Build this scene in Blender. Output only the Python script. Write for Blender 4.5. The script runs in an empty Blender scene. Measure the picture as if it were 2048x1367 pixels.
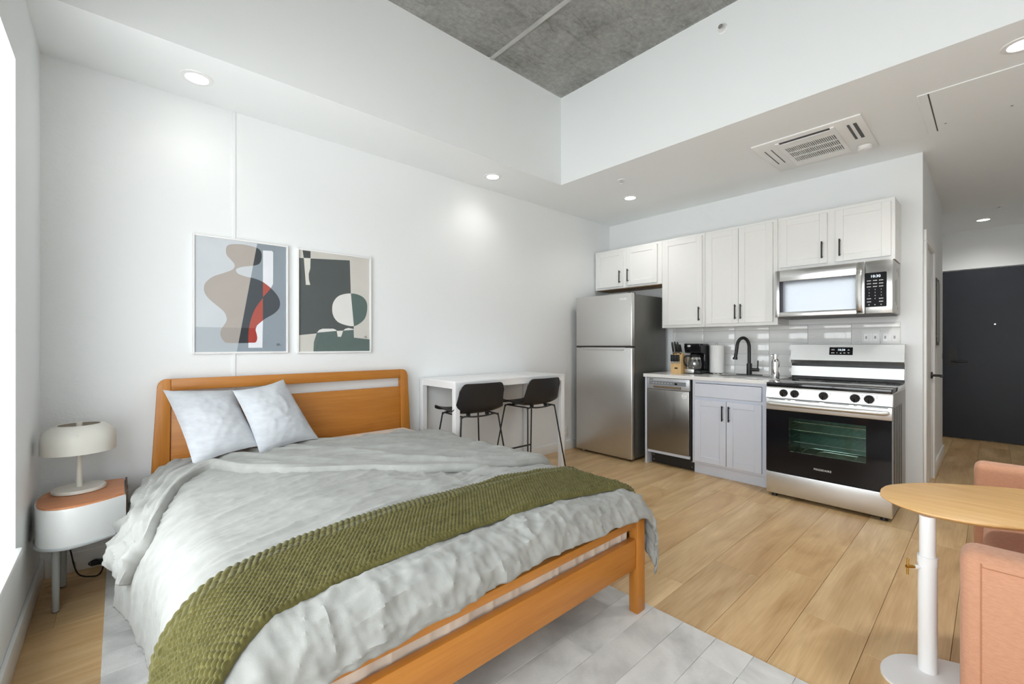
import bpy, bmesh, math, random
import numpy as np
from mathutils import Vector, Matrix
random.seed(7)
PI = math.pi
scene = bpy.context.scene
COL = scene.collection

# ------------------------------------------------------------------ camera
CAM_Z, YAW, FPX = 1.23, math.radians(47.9), 870.0
cd = bpy.data.cameras.new('camera'); cam = bpy.data.objects.new('camera', cd); COL.objects.link(cam)
cam.location = (0, 0, CAM_Z); cam.rotation_euler = (PI / 2, 0, YAW - PI / 2)
cd.sensor_width = 36; cd.lens = FPX / 2048 * 36; cd.shift_y = 3.5 / 2048; cd.clip_start = .02
scene.camera = cam

# ------------------------------------------------------------------ world, daylight, exposure
vs = scene.view_settings
vs.view_transform = 'Standard'; vs.look = 'None'; vs.gamma = 1; vs.use_curve_mapping = False
vs.exposure = -0.28
w = bpy.data.worlds.new('overcast_sky'); scene.world = w; w.use_nodes = True
wn = w.node_tree; bgn = wn.nodes['Background']                # even overcast sky above, duller ground below the horizon
_tc = wn.nodes.new('ShaderNodeTexCoord'); _sp = wn.nodes.new('ShaderNodeSeparateXYZ'); _rp = wn.nodes.new('ShaderNodeValToRGB')
_mr = wn.nodes.new('ShaderNodeMapRange'); _mr.inputs[1].default_value = -1; _mr.inputs[2].default_value = 1
wn.links.new(_tc.outputs['Generated'], _sp.inputs[0]); wn.links.new(_sp.outputs[2], _mr.inputs[0]); wn.links.new(_mr.outputs[0], _rp.inputs[0])
_e = _rp.color_ramp.elements; _e[0].position = .47; _e[0].color = (.93, .94, .94, 1); _e[1].position = .53; _e[1].color = (.93, .97, 1, 1)
wn.links.new(_rp.outputs[0], bgn.inputs[0]); bgn.inputs[1].default_value = 8.4
scene.cycles.max_bounces = 7; scene.cycles.diffuse_bounces = 5; scene.cycles.glossy_bounces = 4
scene.cycles.transmission_bounces = 6; scene.cycles.transparent_max_bounces = 8
scene.cycles.caustics_reflective = False; scene.cycles.caustics_refractive = False
scene.cycles.sample_clamp_indirect = 6; scene.cycles.use_adaptive_sampling = True; scene.cycles.adaptive_threshold = .08; scene.cycles.adaptive_min_samples = 12

# room measures (metres; camera stands over the origin)
YA, XW, XK, ZC, ZT = 3.335, -.305, 4.72, 2.745, 3.573
TX, TY, YR, XE = 3.135, 2.77, -1.0, 8.15
WY0, WY1, WZ0, WZ1 = -.75, 2.605, .415, 2.36          # window opening

_l = bpy.data.lights.new('window_portal', 'AREA'); _l.shape = 'RECTANGLE'; _l.size = WZ1 - WZ0; _l.size_y = WY1 - WY0
_l.cycles.is_portal = True                                  # guides sky light sampling through the window opening
_o = bpy.data.objects.new('window_portal', _l); COL.objects.link(_o)
_o.location = (XW - .2, (WY0 + WY1) / 2, (WZ0 + WZ1) / 2); _o.rotation_euler = (0, -PI / 2, 0)

# ------------------------------------------------------------------ materials
MATS = {}
def newmat(name):
    m = bpy.data.materials.new(name); m.use_nodes = True
    nt = m.node_tree; b = nt.nodes['Principled BSDF']
    return m, nt, b
def srgb(r, g, b):
    f = lambda c: (c / 255) / 12.92 if c / 255 <= .04045 else ((c / 255 + .055) / 1.055) ** 2.4
    return (f(r), f(g), f(b))
def coords(nt, scale=(1, 1, 1), rand=False, kind='Object'):
    tc = nt.nodes.new('ShaderNodeTexCoord'); mp = nt.nodes.new('ShaderNodeMapping')
    mp.inputs['Scale'].default_value = scale
    nt.links.new(tc.outputs[kind], mp.inputs[0])
    if rand:
        oi = nt.nodes.new('ShaderNodeObjectInfo'); mu = nt.nodes.new('ShaderNodeMath'); mu.operation = 'MULTIPLY'
        mu.inputs[1].default_value = 57.0
        nt.links.new(oi.outputs['Random'], mu.inputs[0])
        nt.links.new(mu.outputs[0], mp.inputs['Location'])
    return mp.outputs[0]
def noise(nt, vec, scale, detail=4, rough=.55, dist=0):
    n = nt.nodes.new('ShaderNodeTexNoise'); n.inputs['Scale'].default_value = scale
    n.inputs['Detail'].default_value = detail; n.inputs['Roughness'].default_value = rough
    n.inputs['Distortion'].default_value = dist
    nt.links.new(vec, n.inputs['Vector']); return n.outputs['Fac']
def ramp(nt, fac, stops):
    r = nt.nodes.new('ShaderNodeValToRGB'); e = r.color_ramp.elements
    while len(e) < len(stops): e.new(.5)
    for k, (p, c) in enumerate(stops):
        e[k].position = p; e[k].color = tuple(c[:3]) + (1,) if len(c) >= 3 else (c[0],) * 3 + (1,)
    nt.links.new(fac, r.inputs[0]); return r.outputs[0]
def bump(nt, b, h, strength, dist=.01):
    bp = nt.nodes.new('ShaderNodeBump'); bp.inputs['Strength'].default_value = strength
    bp.inputs['Distance'].default_value = dist
    nt.links.new(h, bp.inputs['Height']); nt.links.new(bp.outputs[0], b.inputs['Normal'])
def mat(name, col, rough=.5, metal=0, var=.04, vscale=6, stretch=(1, 1, 1), bmp=0, bscale=60, spec=None, coat=0, emit=None, estr=0, bdist=.004):
    """plain procedural surface: colour with slight noise variation, optional relief"""
    if name in MATS: return MATS[name]
    m, nt, b = newmat(name); MATS[name] = m
    v = coords(nt, stretch)
    if var:
        c0 = tuple(max(0, c * (1 - var)) for c in col); c1 = tuple(min(1, c * (1 + var)) for c in col)
        nt.links.new(ramp(nt, noise(nt, v, vscale, 2), [(.3, c0), (.7, c1)]), b.inputs['Base Color'])
    else: b.inputs['Base Color'].default_value = (*col, 1)
    b.inputs['Roughness'].default_value = rough; b.inputs['Metallic'].default_value = metal
    if spec is not None: b.inputs['Specular IOR Level'].default_value = spec
    if coat: b.inputs['Coat Weight'].default_value = coat; b.inputs['Coat Roughness'].default_value = .05
    if bmp: bump(nt, b, noise(nt, v, bscale, 5), bmp, bdist)
    if emit: b.inputs['Emission Color'].default_value = (*emit, 1); b.inputs['Emission Strength'].default_value = estr
    return m
def wood(name, dark, light, axis=0, scale=2.2, rough=.42, rand=False, knots=False, contrast=(.3, .72), bmp=.06, across=9, finew=.35):
    if name in MATS: return MATS[name]
    m, nt, b = newmat(name); MATS[name] = m
    st = [across] * 3; st[axis] = 1
    v = coords(nt, tuple(st), rand)
    g = noise(nt, v, scale, 3, .6, .6)
    st2 = [60, 60, 60]; st2[axis] = 2
    v2 = coords(nt, tuple(st2), rand)
    fine = noise(nt, v2, scale * 1.3, 1, .6)
    mx = nt.nodes.new('ShaderNodeMath'); mx.operation = 'MULTIPLY_ADD'; mx.inputs[1].default_value = finew
    nt.links.new(fine, mx.inputs[0]); 
    sc = nt.nodes.new('ShaderNodeMath'); sc.operation = 'MULTIPLY'; sc.inputs[1].default_value = 1.03 - finew
    nt.links.new(g, sc.inputs[0]); nt.links.new(sc.outputs[0], mx.inputs[2])
    col = ramp(nt, mx.outputs[0], [(contrast[0], dark), (contrast[1], light)])
    if knots:
        sk = [2.2, 2.2, 2.2]; sk[axis] = 1.1
        vk = coords(nt, tuple(sk), rand)
        vo = nt.nodes.new('ShaderNodeTexVoronoi'); vo.inputs['Scale'].default_value = 1.6
        nt.links.new(vk, vo.inputs['Vector'])
        kr = ramp(nt, vo.outputs['Distance'], [(.02, (.46, .38, .30)), (.06, (.80, .75, .69)), (.13, (1, 1, 1))])
        mk = nt.nodes.new('ShaderNodeMixRGB'); mk.blend_type = 'MULTIPLY'; mk.inputs[0].default_value = .75
        nt.links.new(col, mk.inputs[1]); nt.links.new(kr, mk.inputs[2]); col = mk.outputs[0]
    if rand:
        oi = nt.nodes.new('ShaderNodeObjectInfo')
        tint = ramp(nt, oi.outputs['Random'], [(0, (.86, .83, .79)), (.35, (1, .99, .97)), (.7, (1.0, .95, .88)), (1, (.92, .86, .80))])
        mk = nt.nodes.new('ShaderNodeMixRGB'); mk.blend_type = 'MULTIPLY'; mk.inputs[0].default_value = 1
        nt.links.new(col, mk.inputs[1]); nt.links.new(tint, mk.inputs[2]); col = mk.outputs[0]
    nt.links.new(col, b.inputs['Base Color'])
    b.inputs['Roughness'].default_value = rough
    if bmp: bump(nt, b, mx.outputs[0], bmp, .003)
    return m
def steel(name, col=(.62, .61, .59), rough=.28, axis=2, aniso=.5):
    if name in MATS: return MATS[name]
    m, nt, b = newmat(name); MATS[name] = m
    st = [90, 90, 90]; st[axis] = .6
    n = noise(nt, coords(nt, tuple(st)), 1.0, 1)
    b.inputs['Base Color'].default_value = (*col, 1); b.inputs['Metallic'].default_value = 1
    nt.links.new(ramp(nt, n, [(.3, (rough * .93,)), (.7, (rough * 1.07,))]), b.inputs['Roughness'])
    b.inputs['Anisotropic'].default_value = aniso
    return m

WALLC = (.845, .865, .872)
M_WALL = mat('white_wall_paint', WALLC, .6, var=0)
def m_plaster():                                     # bed wall: rough patched plaster near the window corner
    m, nt, b = newmat('patched_wall_paint')
    b.inputs['Base Color'].default_value = (*WALLC, 1); b.inputs['Roughness'].default_value = .6
    sx = nt.nodes.new('ShaderNodeSeparateXYZ'); v = coords(nt, (1, 1, 1.6)); nt.links.new(v, sx.inputs[0])
    mr = nt.nodes.new('ShaderNodeMapRange'); mr.inputs[1].default_value = .10; mr.inputs[2].default_value = -.3
    nt.links.new(sx.outputs[0], mr.inputs[0])
    h = ramp(nt, noise(nt, v, 9, 6, .62), [(.42, (0,)), (.62, (1,))])
    mu = nt.nodes.new('ShaderNodeMath'); mu.operation = 'MULTIPLY'
    nt.links.new(h, mu.inputs[0]); nt.links.new(mr.outputs[0], mu.inputs[1])
    bump(nt, b, mu.outputs[0], .35, .006)
    return m
M_PLASTER = m_plaster()
M_CEIL = mat('white_ceiling_paint', (.885, .91, .915), .7, var=0)
M_TRIM = mat('white_trim_paint', (.86, .86, .85), .38, var=0)
def m_concrete():
    m, nt, b = newmat('raw_concrete')
    v = coords(nt)
    big = noise(nt, v, 1.6, 8, .65, .4); fine = noise(nt, v, 26, 6, .7)
    mx = nt.nodes.new('ShaderNodeMath'); mx.operation = 'MULTIPLY_ADD'; mx.inputs[1].default_value = .45
    sc = nt.nodes.new('ShaderNodeMath'); sc.operation = 'MULTIPLY'; sc.inputs[1].default_value = .62
    nt.links.new(big, sc.inputs[0]); nt.links.new(fine, mx.inputs[0]); nt.links.new(sc.outputs[0], mx.inputs[2])
    c = ramp(nt, mx.outputs[0], [(.33, (.125, .125, .118)), (.5, (.235, .235, .222)), (.68, (.37, .37, .355))])
    cr = noise(nt, coords(nt, (.35, 2.6, 1)), 2.4, 4, .5, 1.2)     # form-board streaks
    streak = ramp(nt, cr, [(.485, (1, 1, 1)), (.5, (.62, .61, .59)), (.515, (1, 1, 1))])
    mk = nt.nodes.new('ShaderNodeMixRGB'); mk.blend_type = 'MULTIPLY'; mk.inputs[0].default_value = .6
    nt.links.new(c, mk.inputs[1]); nt.links.new(streak, mk.inputs[2])
    nt.links.new(mk.outputs[0], b.inputs['Base Color']); b.inputs['Roughness'].default_value = .8
    bump(nt, b, mx.outputs[0], .5, .01)
    return m
M_CONC = m_concrete()
M_FLOOR = wood('oak_plank', srgb(186, 150, 104), srgb(226, 197, 152), 0, 1.5, .36, True, True, (.32, .70), 0, 5.5, .24)
M_BED = wood('honey_oak', srgb(168, 102, 32), srgb(196, 130, 54), 0, 1.6, .38, bmp=0, contrast=(.25, .75))
M_BEDV = wood('honey_oak_upright', srgb(168, 102, 32), srgb(196, 130, 54), 2, 1.6, .38, bmp=0, contrast=(.25, .75))
M_BEDY = wood('honey_oak_long', srgb(168, 102, 32), srgb(196, 130, 54), 1, 1.6, .38, bmp=0, contrast=(.25, .75))
M_TABLEOAK = wood('pale_oak_top', srgb(208, 160, 98), srgb(232, 190, 130), 1, 2.0, .4, bmp=.02)
M_NSTOP = wood('warm_beech_top', srgb(176, 112, 72), srgb(205, 142, 100), 0, 2.0, .45, bmp=.02)
M_BLOCK = wood('blond_block', srgb(206, 168, 112), srgb(226, 190, 136), 2, 3, .5, bmp=.02)
M_CABW = mat('white_cabinet_lacquer', (.85, .85, .835), .35, var=0)
M_CABG = mat('grey_cabinet_lacquer', srgb(208, 212, 223), .38, var=0)
M_RAWPLY = mat('raw_plywood', srgb(150, 118, 78), .6, var=.12, stretch=(1, 8, 1))
M_STEEL = steel('brushed_steel')
M_STEELH = steel('brushed_steel_level', (.66, .65, .635), .24, 1)
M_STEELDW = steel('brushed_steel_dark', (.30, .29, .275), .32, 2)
M_STOVE = steel('range_steel', (.72, .72, .71), .42, 1, .6)
M_FRIDGE = steel('fridge_steel', (.66, .65, .635), .34, 2, .3)
M_FRSIDE = mat('fridge_side_paint', srgb(104, 104, 100), .38, .35, var=.05)
M_CHROME = mat('polished_chrome', (.75, .75, .75), .08, 1, var=0)
M_BLACK = mat('black_metal', (.018, .018, .019), .38, .1, var=.1)
M_BLKPL = mat('black_plastic', (.014, .014, .015), .42, var=.1)
M_GLOSSBLK = mat('black_glass', (.008, .008, .01), .06, 0, var=0, spec=.3)
M_COOK = mat('cooktop_glass', (.012, .012, .014), .08, 0, var=0, coat=.5)
M_WHITEM = mat('white_powder_coat', (.85, .85, .85), .3, var=.01)
M_WHITEPL = mat('white_plastic', (.85, .85, .84), .32, var=.01)
M_TABLEW = mat('white_table_lacquer', (.84, .84, .845), .28, var=.01)
M_GROUT = mat('grout', (.66, .66, .65), .8)
M_TILE = mat('white_gloss_tile', (.82, .82, .81), .08, var=.01, coat=.3)
M_COUNTER = mat('white_quartz', (.82, .815, .80), .14, var=.04, vscale=3)
M_LAMP = mat('putty_lamp_enamel', srgb(214, 211, 202), .42, var=.015)
M_NSBODY = mat('pale_grey_lacquer', srgb(226, 228, 227), .32, var=.01)
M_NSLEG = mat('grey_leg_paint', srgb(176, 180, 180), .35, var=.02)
M_DKGREY = mat('dark_grey_plastic', (.06, .06, .06), .5)
M_NAVY = mat('navy_black_door_paint', (.014, .018, .027), .42, var=.12, vscale=2.5, bmp=.03, bscale=30)
M_PUMP = mat('brass', srgb(196, 150, 62), .25, 1, var=.02)
M_PAPER = mat('paper_towel', (.84, .84, .83), .85, bmp=.4, bscale=140, var=.01)
M_LED = mat('lit_led_disc', (1, 1, 1), .5, var=0, emit=(1, .965, .9), estr=14)
M_DISPLAY = mat('lit_digits', (.8, .9, .95), .5, var=0, emit=(.75, .9, 1), estr=1.6)
M_LEGEND = mat('white_legend', (.75, .75, .75), .5, var=0)
M_GREYPRINT = mat('grey_print', (.42, .42, .42), .5, var=0)
M_CORD = mat('black_cord', (.02, .02, .02), .5, var=0)
M_OVENIN = mat('oven_enamel', srgb(128, 152, 142), .35, .2, var=.2, vscale=9)
M_RACK = mat('oven_rack_wire', (.7, .7, .68), .25, 1, var=0)

def fabric(name, c0, c1, bscale=420, bstr=.25, rough=.9, vscale=14, sheen=.15, stretch=(1, 1, 1)):
    m, nt, b = newmat(name); MATS[name] = m
    v = coords(nt)
    n = noise(nt, coords(nt, stretch), vscale, 2, .6)
    nt.links.new(ramp(nt, n, [(.3, c0), (.7, c1)]), b.inputs['Base Color'])
    b.inputs['Roughness'].default_value = rough; b.inputs['Specular IOR Level'].default_value = .15
    b.inputs['Sheen Weight'].default_value = sheen
    bump(nt, b, noise(nt, v, bscale, 1), bstr, .002)
    return m
M_LINEN = fabric('washed_grey_linen', srgb(147, 147, 143), srgb(159, 159, 155), 380, .22)
M_CUSH = fabric('pale_blue_grey_linen', srgb(186, 189, 194), srgb(198, 201, 205), 420, .25, stretch=(1, 1, 3))
M_KNIT = fabric('olive_knit', srgb(82, 78, 40), srgb(98, 93, 52), 300, .3, vscale=40)
M_SHEET = fabric('cream_sheet', srgb(212, 198, 182), srgb(224, 211, 197), 300, .1)
M_SOFA = fabric('terracotta_weave', srgb(188, 138, 110), srgb(200, 150, 122), 420, .25, vscale=150, stretch=(.4, .4, 2.2))
def m_rug():
    m, nt, b = newmat('mottled_grey_hide'); v = coords(nt, (1, 1, 1), True)
    n = noise(nt, v, 3.2, 4, .6, .5)
    nt.links.new(ramp(nt, n, [(.28, srgb(176, 175, 173)), (.5, srgb(206, 205, 202)), (.72, srgb(226, 225, 221))]), b.inputs['Base Color'])
    b.inputs['Roughness'].default_value = .9; b.inputs['Specular IOR Level'].default_value = .1
    bump(nt, b, noise(nt, v, 160, 1), .3, .003)
    return m
M_RUG = m_rug()
def m_glass(name, col, mixf, rough=.02):
    m, nt, b = newmat(name)
    out = nt.nodes['Material Output']
    tr = nt.nodes.new('ShaderNodeBsdfTransparent'); tr.inputs[0].default_value = (*col, 1)
    gl = nt.nodes.new('ShaderNodeBsdfGlossy'); gl.inputs['Roughness'].default_value = rough
    mx = nt.nodes.new('ShaderNodeMixShader'); mx.inputs[0].default_value = mixf
    nt.links.new(tr.outputs[0], mx.inputs[1]); nt.links.new(gl.outputs[0], mx.inputs[2]); nt.links.new(mx.outputs[0], out.inputs[0])
    return m
M_PANE = m_glass('window_glass', (.97, .98, .98), .06)
M_OVENGLASS = m_glass('tinted_oven_glass', (.80, .90, .86), .05, .03)
M_CARAFE = m_glass('carafe_glass', (.75, .75, .74), .22)
M_MWGLASS = mat('mirror_oven_glass', (.165, .17, .18), .06, .95, var=0)

# ------------------------------------------------------------------ geometry helpers
class B:
    """collects shapes into one mesh"""
    def __init__(s): s.bm = bmesh.new()
    def box(s, x0, x1, y0, y1, z0, z1, bev=0, seg=2):
        r = bmesh.ops.create_cube(s.bm, size=1)
        bmesh.ops.scale(s.bm, vec=(abs(x1 - x0), abs(y1 - y0), abs(z1 - z0)), verts=r['verts'])
        bmesh.ops.translate(s.bm, vec=((x0 + x1) / 2, (y0 + y1) / 2, (z0 + z1) / 2), verts=r['verts'])
        if bev:
            es = list({e for v in r['verts'] for e in v.link_edges})
            bmesh.ops.bevel(s.bm, geom=es, offset=bev, segments=seg, affect='EDGES', profile=.5)
        return s
    def cyl(s, p0, p1, r0, r1=None, n=20, cap=True):
        p0, p1 = Vector(p0), Vector(p1); r1 = r0 if r1 is None else r1
        d = p1 - p0
        q = d.to_track_quat('Z', 'Y').to_matrix().to_4x4()
        bmesh.ops.create_cone(s.bm, cap_ends=cap, segments=n, radius1=r0, radius2=r1, depth=d.length,
                              matrix=Matrix.Translation((p0 + p1) / 2) @ q)
        return s
    def tube(s, pts, r, n=10, close=False):
        P = [Vector(p) for p in pts]; m = len(P); rings = []
        up = None
        for i in range(m):
            a = P[i - 1] if (i > 0 or close) else P[i]; c = P[(i + 1) % m] if (i < m - 1 or close) else P[i]
            t = (c - a).normalized()
            if up is None:
                up = Vector((0, 0, 1)) if abs(t.z) < .9 else Vector((1, 0, 0))
            up = (up - t * up.dot(t)).normalized(); sd = t.cross(up)
            rr = r[i] if isinstance(r, (list, tuple)) else r
            rings.append([s.bm.verts.new(P[i] + (up * math.cos(2 * PI * k / n) + sd * math.sin(2 * PI * k / n)) * rr) for k in range(n)])
        for i in range(m if close else m - 1):
            A, C = rings[i], rings[(i + 1) % m]
            for k in range(n): s.bm.faces.new((A[k], A[(k + 1) % n], C[(k + 1) % n], C[k]))
        if not close: s.bm.faces.new(rings[0][::-1]); s.bm.faces.new(rings[-1])
        return s
    def lathe(s, prof, c, n=40, sx=1, sy=1):
        rings = []
        for r, z in prof:
            if r < 1e-5: rings.append([s.bm.verts.new((c[0], c[1], c[2] + z))])
            else: rings.append([s.bm.verts.new((c[0] + sx * r * math.cos(2 * PI * k / n), c[1] + sy * r * math.sin(2 * PI * k / n), c[2] + z)) for k in range(n)])
        for A, C in zip(rings, rings[1:]):
            if len(A) == 1 and len(C) == 1: continue
            for k in range(n):
                j = (k + 1) % n
                if len(A) == 1: s.bm.faces.new((A[0], C[j], C[k]))
                elif len(C) == 1: s.bm.faces.new((A[k], A[j], C[0]))
                else: s.bm.faces.new((A[k], A[j], C[j], C[k]))
        return s
    def prism(s, outline, d0, d1, plane='XY', bev=0):
        """outline extruded along the third axis from d0 to d1"""
        def P(a, b_, c): return {'XY': (a, b_, c), 'XZ': (a, c, b_), 'YZ': (c, a, b_)}[plane]
        lo = [s.bm.verts.new(P(a, b_, d0)) for a, b_ in outline]; hi = [s.bm.verts.new(P(a, b_, d1)) for a, b_ in outline]
        n = len(lo); f = [s.bm.faces.new(lo[::-1]), s.bm.faces.new(hi)]
        for k in range(n): s.bm.faces.new((lo[k], lo[(k + 1) % n], hi[(k + 1) % n], hi[k]))
        if bev:
            es = list({e for ff in f for e in ff.edges})
            bmesh.ops.bevel(s.bm, geom=es, offset=bev, segments=3, affect='EDGES', profile=.5)
        return s
    def sphere(s, c, r, sc=(1, 1, 1), n=16):
        bmesh.ops.create_uvsphere(s.bm, u_segments=n, v_segments=n // 2, radius=r, matrix=Matrix.Translation(c) @ Matrix.Diagonal((*sc, 1)))
        return s
    def grid(s, G):
        """G: (n,m,3) array of points"""
        n, m = G.shape[:2]; V = [[s.bm.verts.new(G[i, j]) for j in range(m)] for i in range(n)]
        for i in range(n - 1):
            for j in range(m - 1): s.bm.faces.new((V[i][j], V[i][j + 1], V[i + 1][j + 1], V[i + 1][j]))
        return s
    def poly(s, pts): s.bm.faces.new([s.bm.verts.new(p) for p in pts]); return s
    def obj(s, name, m, parent=None, smooth=True, recalc=True):
        if recalc: bmesh.ops.recalc_face_normals(s.bm, faces=s.bm.faces[:])
        me = bpy.data.meshes.new(name)
        o = bpy.data.objects.new(name, me); COL.objects.link(o)
        if parent is not None:
            og = ORG.get(parent.name, Vector((0, 0, 0))); ORG[o.name] = og
            bmesh.ops.translate(s.bm, vec=-og, verts=s.bm.verts[:]); o.parent = parent
        s.bm.to_mesh(me); s.bm.free()
        for mm in (m if isinstance(m, (list, tuple)) else [m]): me.materials.append(mm)
        if smooth:
            for p in me.polygons: p.use_smooth = True
            try: me.set_sharp_from_angle(angle=math.radians(38))
            except Exception: pass
        return o
ORG = {}
def thing(name, label, cat, loc, group=None):
    o = bpy.data.objects.new(name, None); COL.objects.link(o); o.location = loc; o.empty_display_size = .05
    ORG[o.name] = Vector(loc); o['label'] = label; o['category'] = cat
    if group: o['group'] = group
    return o
def tag(o, label, cat, group=None, kind=None):
    o['label'] = label; o['category'] = cat
    if group: o['group'] = group
    if kind: o['kind'] = kind
    return o
def struct(o, label, cat): return tag(o, label, cat, kind='structure')
def copy_tree(o, parent=None):
    c = o.copy(); COL.objects.link(c); c.parent = parent
    for ch in o.children: copy_tree(ch, c)
    return c
def text(body, size, origin, m, parent, name='lettering', ax=((0, -1, 0), (0, 0, 1)), align='CENTER', ext=.0004, spacing=1.0):
    cu = bpy.data.curves.new(name, 'FONT'); cu.body = body; cu.size = size; cu.extrude = ext
    cu.align_x = align; cu.align_y = 'CENTER'; cu.resolution_u = 2; cu.space_character = spacing
    t = bpy.data.objects.new(name + '_tmp', cu); COL.objects.link(t)
    dg = bpy.context.evaluated_depsgraph_get()
    me = bpy.data.meshes.new_from_object(t.evaluated_get(dg)); COL.objects.unlink(t); bpy.data.objects.remove(t)
    x, y = Vector(ax[0]), Vector(ax[1]); z = x.cross(y)
    M = Matrix((x, y, z)).transposed().to_4x4(); M.translation = Vector(origin) - (ORG.get(parent.name, Vector()) if parent else Vector())
    me.transform(M)
    o = bpy.data.objects.new(name, me); COL.objects.link(o); o.parent = parent
    if parent: ORG[o.name] = ORG.get(parent.name, Vector())
    me.materials.clear(); me.materials.append(m)
    return o
def strokes(name, y, z, w, h, x, m, parent, n=4):
    """a line of print too small to read: short strokes side by side on a face that looks towards -X"""
    b = B()
    for k in range(n):
        y1 = y + w / 2 - k * w / n; b.box(x - .0006, x + .0004, y1 - w / n * .78, y1, z - h / 2 * (1 - .25 * (k % 2)), z + h / 2)
    return b.obj(name, m, parent, smooth=False)
def arc(cx, cy, r, a0, a1, n=8):
    return [(cx + r * math.cos(math.radians(a0 + (a1 - a0) * k / n)), cy + r * math.sin(math.radians(a0 + (a1 - a0) * k / n))) for k in range(n + 1)]
def rrect(x0, x1, y0, y1, r, n=5):
    return arc(x1 - r, y1 - r, r, 0, 90, n) + arc(x0 + r, y1 - r, r, 90, 180, n) + arc(x0 + r, y0 + r, r, 180, 270, n) + arc(x1 - r, y0 + r, r, 270, 360, n)
def spline(pts, n=6, close=True):
    m = len(pts); out = []
    rng = range(m) if close else range(m - 1)
    for i in rng:
        g = lambda k: Vector(pts[(i + k) % m] if close else pts[max(0, min(m - 1, i + k))])
        p0, p1, p2, p3 = g(-1), g(0), g(1), g(2)
        for k in range(n):
            t = k / n
            out.append(tuple(.5 * ((2 * p1) + (p2 - p0) * t + (2 * p0 - 5 * p1 + 4 * p2 - p3) * t * t + (3 * p1 - p0 - 3 * p2 + p3) * t ** 3)))
    if not close: out.append(tuple(pts[-1]))
    return out

# ------------------------------------------------------------------ the room
floor = struct(B().box(XW - .1, XE + .1, YR - .1, YA + .1, -.06, -.012).obj('floor', mat('subfloor', (.26, .23, .19), .9)), 'light oak plank floor running towards the kitchen', 'floor')
PW, PY0 = .2378, .113
rows = range(-5, 15)
joint = {1: 2.33, 2: 2.70, 4: 3.665}
for r in rows:
    y0 = max(PY0 + PW * r, YR); y1 = min(PY0 + PW * (r + 1), YA)
    if y1 - y0 < .01: continue
    xe = XE if y0 < .5 else XK
    L = 1.52
    x = joint.get(r, 2.2 + (r * .61) % L)
    while x > XW: x -= L
    while x < xe:
        a, c = max(x, XW), min(x + L, xe)
        if c - a > .02:
            B().box(a + .0004, c - .0004, y0 + .0007, y1 - .0007, -.012, 0, .0008, 1).obj('plank', M_FLOOR, floor, smooth=False)
        x += L

_wb = B().box(XW - .3, .12, YA, YA + .15, 0, ZC + .9).box(.12, XK + .2, YA, YA + .15, 0, ZC + .9)
_wb.bm.faces.ensure_lookup_table()
for _f in _wb.bm.faces[6:]: _f.material_index = 1
wl = struct(_wb.obj('wall_left', [M_PLASTER, M_WALL], smooth=False), 'long white wall behind the bed and bar table', 'wall')
struct(B().box(XK, XK + .15, .375, YA + .1, 0, ZC + .05).obj('wall_back', M_WALL, smooth=False), 'white wall behind the kitchen cabinets', 'wall')
b = B()
b.box(XW - .25, XW, WY1, YA, 0, ZC + .9).box(XW - .25, XW, YR, WY0, 0, ZC + .9).box(XW - .25, XW, WY0, WY1, 0, WZ0).box(XW - .25, XW, WY0, WY1, WZ1, ZC + .9)
struct(b.obj('wall_front', M_WALL, smooth=False), 'white wall with the big window at the left picture edge', 'wall')
struct(B().box(XW - .3, XE + .2, YR - .15, YR, 0, ZC + .9).obj('wall_right', M_WALL, smooth=False), 'white wall behind the sofa', 'wall')
HX = 6.69
b = B().box(XK + .15, 4.86, .375, .50, 0, ZC + .05).box(5.52, HX, .375, .50, 0, ZC + .05).box(4.86, 5.52, .375, .50, 2.06, ZC + .05).box(HX - .12, HX, .5, .62, 0, ZC + .05)
struct(b.obj('wall_hall', M_WALL, smooth=False), 'white hallway wall with the narrow white door', 'wall')
struct(B().box(XE, XE + .15, YR - .1, .75, 0, ZC + .05).obj('wall_hall_end', M_WALL, smooth=False), 'white end wall of the hallway above the dark door', 'wall')
struct(B().box(HX - .1, XE + .1, .60, .75, 0, ZC + .05).obj('wall_hall_recess', M_WALL, smooth=False), 'white recessed wall beside the dark entrance door', 'wall')
b = B().box(XW - .1, XK + .1, TY, YA + .05, ZC, ZT).box(TX, XK + .02, YR - .05, TY, ZC, ZT).box(XW - .1, TX, YR - .05, -.75, ZC, ZT)
hp = [(XK + .02, YR - .05), (XE + .1, YR - .05), (XE + .1, .8), (XK + .02, .8)]
zz = [ZC, 2.69, 2.69, ZC]
lo = [b.bm.verts.new((x, y, z)) for (x, y), z in zip(hp, zz)]; hi = [b.bm.verts.new((x, y, ZT)) for x, y in hp]
b.bm.faces.new(lo); b.bm.faces.new(hi[::-1])
for k in range(4): b.bm.faces.new((lo[k], hi[k], hi[(k + 1) % 4], lo[(k + 1) % 4]))
struct(b.obj('ceiling', M_CEIL, smooth=False), 'white dropped ceiling framing the raised concrete recess', 'ceiling')
conc = struct(B().box(XW - .1, 2.252, -.8, TY + .01, ZT, ZT + .12).box(2.285, TX + .01, -.8, TY + .01, ZT + .004, ZT + .12).obj('ceiling_concrete', M_CONC, smooth=False), 'raw grey concrete slab high in the ceiling recess', 'ceiling')
B().box(2.252, 2.285, -.8, TY, ZT - .012, ZT + .1, .006, 2).obj('joint_strip', mat('pale_concrete', (.42, .42, .40), .8, var=.25, vscale=12, stretch=(1, .3, 1)), conc)
struct(B().box(.548, .569, YA - .006, YA, .12, ZC, .002, 1).obj('trim_1', M_WALL), 'thin vertical joint strip on the bed wall behind the pictures', 'trim')
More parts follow.
